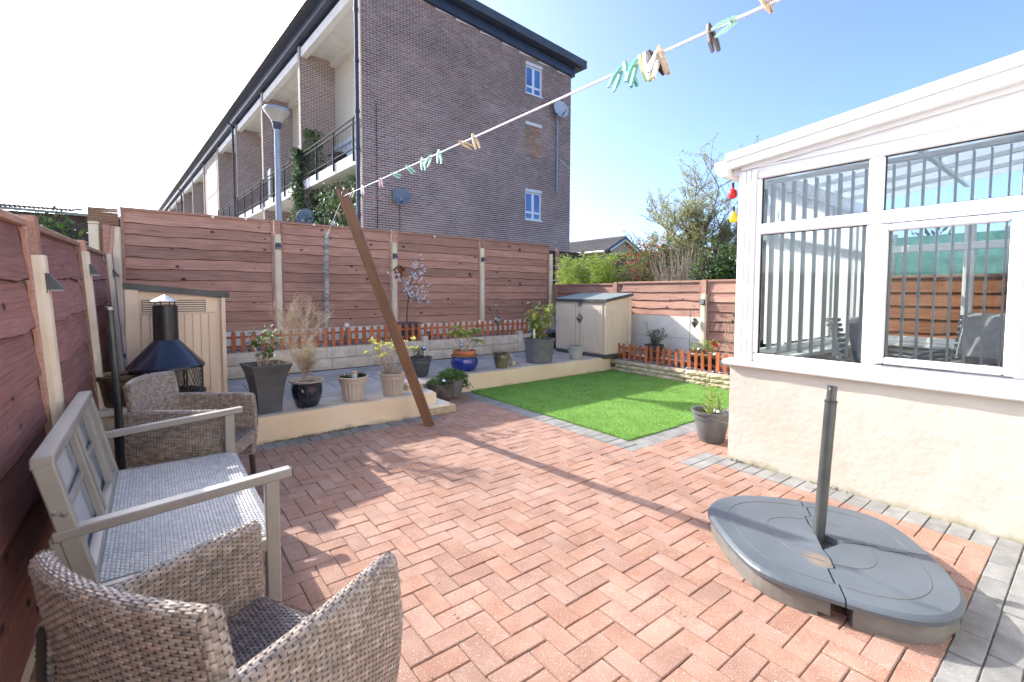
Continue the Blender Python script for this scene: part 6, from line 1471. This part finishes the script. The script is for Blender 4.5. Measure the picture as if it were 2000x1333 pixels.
# blossom tree in black tub behind the pickets
r_ = random.Random(111)
t = thing('potted_plant', 'black square tub with a small white blossoming tree behind the picket fence', 'plant pot', (3.60,7.70,BZ-.05))
MB().add([(-.13,-.13,0),(.13,-.13,0),(.13,.13,0),(-.13,.13,0),(-.20,-.17,.33),(.20,-.17,.33),(.20,.17,.33),(-.20,.17,.33)],[(0,3,2,1),(0,1,5,4),(1,2,6,5),(2,3,7,6),(3,0,4,7)]).build('tub', K['dark_plastic'], t); MB().box((0,0,.335),(.43,.37,.03),None,.006).build('tub_rim', K['dark_plastic'], t)
tr = MB(); bl = MB(); trunk = [Vector((0,0,.3)),Vector((.02,0,.6)),Vector((.05,0,.85))]; tr.tube(trunk,[.012,.010,.009],7)
br = [((.05,0,.85),(.16,-.05,1.40)),((.05,0,.85),(.32,-.1,1.25)),((.05,0,.8),(-.05,-.05,1.05)),((-.05,-.05,1.05),(-.25,-.1,1.22)),((.05,0,.82),(.40,-.05,1.0)),((.05,0,.8),(.36,-.12,.82)),((.08,0,1.0),(.25,-.05,1.52)),((.05,0,.85),(.22,-.1,.86)),((.05,0,.8),(.42,-.04,.70)),((.1,-.02,1.1),(.30,-.04,1.32))]
for a, b in br:
    a, b = Vector(a), Vector(b); pts = [a.lerp(b,k/5)+Vector((r_.gauss(0,.012),r_.gauss(0,.012),0)) for k in range(6)]; tr.tube(pts,[.007-.001*k for k in range(6)],5)
    for k in range(1,6):
        for _ in range(3):
            c_ = pts[k]+Vector((r_.gauss(0,.03),r_.gauss(0,.02),r_.gauss(0,.03))); n_ = Vector((r_.gauss(0,.7),-1,r_.gauss(0,.7))).normalized()
            for q in range(5): u = n_.orthogonal().normalized(); u.rotate(Matrix.Rotation(q*1.2566+r_.random()*.2,3,n_)); bl.leaf(c_, u+n_*.3, n_, .026, .022)
tr.build('trunk', K['twig_dark'], t); bl.build('blossom', K['blossom'], t, kind='stuff')
# sapling used as a line post, figures in the bed
t = thing('sapling', 'bare grey sapling trunk rising from the gravel bed, tied to the washing line', 'tree', (2.225,7.75,BZ-.05)); pts = [(.0,0,0),(-.015,0,.25),(.005,0,.6),(.02,.0,.95),(.02,0,1.35),(.036,0,1.80)]
MB().tube(pts,[.048,.044,.042,.040,.038,.036],12).build('trunk', K['birch'], t, smooth=True)
for z in (.18,.5,.78,.82,1.2,1.6): MB().tube([(.0,0,z-.01),(.012,0,z+.01)],.047,12).build('knot', K['birch'], t, smooth=True)
mb = MB()
for k in range(26): a = rng.uniform(0,6.28); mb.leaf((.01+.045*math.cos(a),.045*math.sin(a),.78+rng.uniform(-.05,.05)), (math.cos(a),math.sin(a),.3),(0,0,1),.04,.02)
mb.build('moss_tuft', K['leaf_grey'], t, kind='stuff')
t = thing('garden_figure', 'pale standing animal figure behind the pickets beside the sapling', 'figurine', (2.53,7.62,BZ-.03)); MB().lathe([(0,0),(.07,0),(.075,.05),(.06,.16),(.045,.24),(.03,.28),(0,.29)],n=16).build('torso', K['figure'], t, smooth=True); MB().lathe([(0,-.045),(.035,-.03),(.045,0),(.03,.035),(0,.045)],(-.02,-.01,.32),14).build('head', K['white_disc'], t, smooth=True)
for sx in (-1,1): MB().lathe([(0,0),(.012,.01),(.008,.03),(0,.035)],(-.02+sx*.03,0,.35),8).build('ear', K['figure'], t); MB().tube([(sx*.05,-.04,.2),(sx*.03,-.07,.12)],.014,6).build('arm', K['figure'], t)
t = thing('garden_ornament', 'dark round ornament lying on the slate behind the pickets', 'ornament', (4.0,7.62,BZ-.02)); MB().lathe([(0,0),(.06,.01),(.08,.06),(.06,.12),(0,.14)],n=16).build('urn', K['pewter'], t, smooth=True); MB().lathe([(.05,.115),(.062,.13),(.05,.145)],n=14).build('rim', K['pewter'], t, smooth=True)

# ================================================================ plants beyond the fences
def bush(name, label, cat, P, box, n, lm, L_, W_, seed, droop=0.0, stem=None, clump=.5, lmat2=None):
    r_ = random.Random(seed); t = thing(name, label, cat, P); mb = MB(); mb2 = MB(); sx, sy, sz = box; cl_ = [(r_.uniform(-sx,sx)*.8, r_.uniform(-sy,sy)*.8, sz*(.35+.65*r_.random()**.7), r_.uniform(.25,.5)) for _ in range(26)]
    for _ in range(n):
        c_ = r_.choice(cl_); v = Vector((r_.gauss(0,1),r_.gauss(0,1),r_.gauss(0,1))).normalized()*c_[3]*(r_.random()**.4)*clump
        p = Vector(c_[:3])+v
        if p.z < .1: p.z = r_.uniform(.1,.8)
        (mb2 if lmat2 and r_.random() < .4 else mb).leaf(p, v.normalized()+Vector((r_.gauss(0,.5),r_.gauss(0,.5),r_.gauss(.1,.5)-droop)), v, L_*r_.uniform(.6,1.3), W_, .2)
    mb.build('foliage', lm, t, kind='stuff')
    if lmat2: mb2.build('young_foliage', lmat2, t, kind='stuff')
    sm_ = MB()
    for _ in range(stem or 12): c_ = r_.choice(cl_); sm_.tube([(r_.uniform(-.2,.2)*sx,r_.uniform(-.2,.2)*sy,0),(c_[0]*.6,c_[1]*.6,c_[2]*.5),(c_[0],c_[1],c_[2])],[.022,.014,.006],5)
    sm_.build('stems', K['bark'], t); return t
# bamboo: arching canes with narrow leaves
r_ = random.Random(201); t = thing('bamboo', 'bright yellow green feathery bamboo clump behind the shed', 'bamboo', (8.35,7.75,.2)); cm = MB(); lb = MB()
for _ in range(120):
    a = r_.uniform(0,6.28); q = r_.uniform(0,.45); b0 = Vector((r_.uniform(-.3,.3), r_.uniform(-.75,.75), 0)); h = r_.uniform(1.3,2.15); e0 = b0+Vector((q*math.cos(a), q*math.sin(a)*1.1, h)); pts = []
    for k in range(8): f = k/7; pts.append(b0.lerp(e0,f)+Vector((math.cos(a),math.sin(a),-.6))*.30*max(0,f-.55)**1.5)
    cm.tube(pts,[.008*(1-k/9) for k in range(8)],4)
    for k in range(3,8):
        for _ in range(30):
            aa = r_.uniform(0,6.28); p = pts[k]+Vector((r_.gauss(0,.055),r_.gauss(0,.055),r_.gauss(0,.06))); lb.leaf(p, (math.cos(aa),math.sin(aa),r_.uniform(-.6,.9)), (0,0,1), r_.uniform(.09,.17), .018)
cm.build('canes', K['leaf_yellow'], t, kind='stuff'); lb.build('leaves', K['leaf_bright'], t, kind='stuff')
bush('photinia', 'photinia shrub with red young leaves over the right fence', 'shrub', (9.0,6.55,.3), (.35,.42,2.15), 2300, K['leaf'], .085, .032, 202, 0, 14, .8, K['leaf_red'])
r_ = random.Random(203); t = thing('bare_shrub', 'grey green twiggy shrub of upright stems between the photinia and the hedge', 'shrub', (8.7,5.5,.3)); cm = MB(); lb = MB()
for _ in range(150):
    b0 = Vector((r_.uniform(-.2,.2), r_.uniform(-.25,.25), 0)); a = r_.uniform(0,6.28); e0 = b0+Vector((.35*math.cos(a), .75*math.sin(a)*r_.random(), r_.uniform(1.5,2.1))); pts = [b0.lerp(e0,k/6)+Vector((r_.gauss(0,.03),r_.gauss(0,.03),0)) for k in range(7)]; cm.tube(pts,[.009*(1-k/8) for k in range(7)],4)
    for k in range(3,7):
        for _ in range(7): lb.leaf(pts[k]+Vector((r_.gauss(0,.06),r_.gauss(0,.06),r_.gauss(0,.06))), (r_.gauss(0,1),r_.gauss(0,1),r_.uniform(0,1)), (0,0,1), r_.uniform(.03,.06), .014)
cm.build('stems', K['twig'], t, kind='stuff'); lb.build('leaves', K['leaf_grey'], t, kind='stuff')
bush('laurel_shrub', 'dense dark green rounded shrub beside the conservatory above the fence', 'shrub', (8.9,4.25,.2), (.55,.75,2.0), 5200, K['leaf_dark'], .10, .04, 204, .1, 12, .95, K['leaf'])
bush('hedge', 'dark green hedge beyond the far fence behind the conservatory', 'hedge', (9.6,1.2,.2), (.5,1.6,2.0), 2600, K['leaf_dark'], .12, .05, 205)
bush('conifer_hedge', 'bluish green hedge showing above the left fence in front of the dark shed', 'hedge', (-1.05,9.0,.3), (.5,.3,2.05), 2200, K['leaf_dark'], .10, .035, 206, 0, 10, .7)
# spring tree
r_ = random.Random(231); t = thing('spring_tree', 'sparse young spring tree with small yellow green leaves against the sky', 'tree', (10.1,5.95,.1)); t.scale = (.88,.92,.86); tm = MB(); lb = MB(); limbs = MB()
def grow(p, d, L_, r0, lev):
    n = 5; pts = [Vector(p)]; dd = Vector(d).normalized()
    for k in range(n): dd = (dd+Vector((r_.gauss(0,.13),r_.gauss(0,.13),r_.gauss(.045,.08)))).normalized(); pts.append(pts[-1]+dd*L_/n)
    (tm if lev == 0 else limbs).tube(pts,[r0*(1-.55*k/n) for k in range(n+1)],[10,7,5,4,3][lev])
    if lev < 4:
        for k in range(1 if lev else 3, n+1):
            for _ in range(2 if lev else 3):
                sp = .75 if lev else .8
                if lev > 0 and r_.random() < (.22 if lev == 1 else .38): continue
                grow(pts[k], dd*.7+Vector((r_.gauss(0,sp),r_.gauss(0,sp),r_.uniform(-.1,.75))), L_*r_.uniform(.42,.68), r0*.45, lev+1) if lev < 3 else twig(pts[k], dd)
    if lev >= 2:
        for k in range(1,n+1):
            leafy(pts[k], 4 if lev == 3 else 3)
def twig(p, dd): leafy(p, 3)
def leafy(p, m):
    for _ in range(m): lb.leaf(Vector(p)+Vector((r_.gauss(0,.025),r_.gauss(0,.025),r_.gauss(0,.025))), (r_.gauss(0,1),r_.gauss(0,1),r_.uniform(-.7,.6)), (0,0,1), r_.uniform(.04,.075), .024)
grow((0,0,0), (.02,.03,1), 2.7, .06, 0); grow((0,.0,1.8), (-.15,.60,1), 1.25, .03, 1); grow((0,0,2.0), (.1,-.75,1), 1.25, .028, 1); grow((0,0,2.4), (-.4,.2,1), 1.1, .026, 1); grow((0,0,2.1), (.25,.75,.55), 1.0, .022, 1); grow((0,0,2.4), (-.2,-.8,.5), 1.0, .02, 1); grow((0,0,2.6), (-.2,.7,.9), .9, .02, 1)
tm.build('trunk', K['bark'], t, smooth=True); limbs.build('limbs', K['bark'], t); lb.build('crown', K['leaf_spring'], t, kind='stuff')
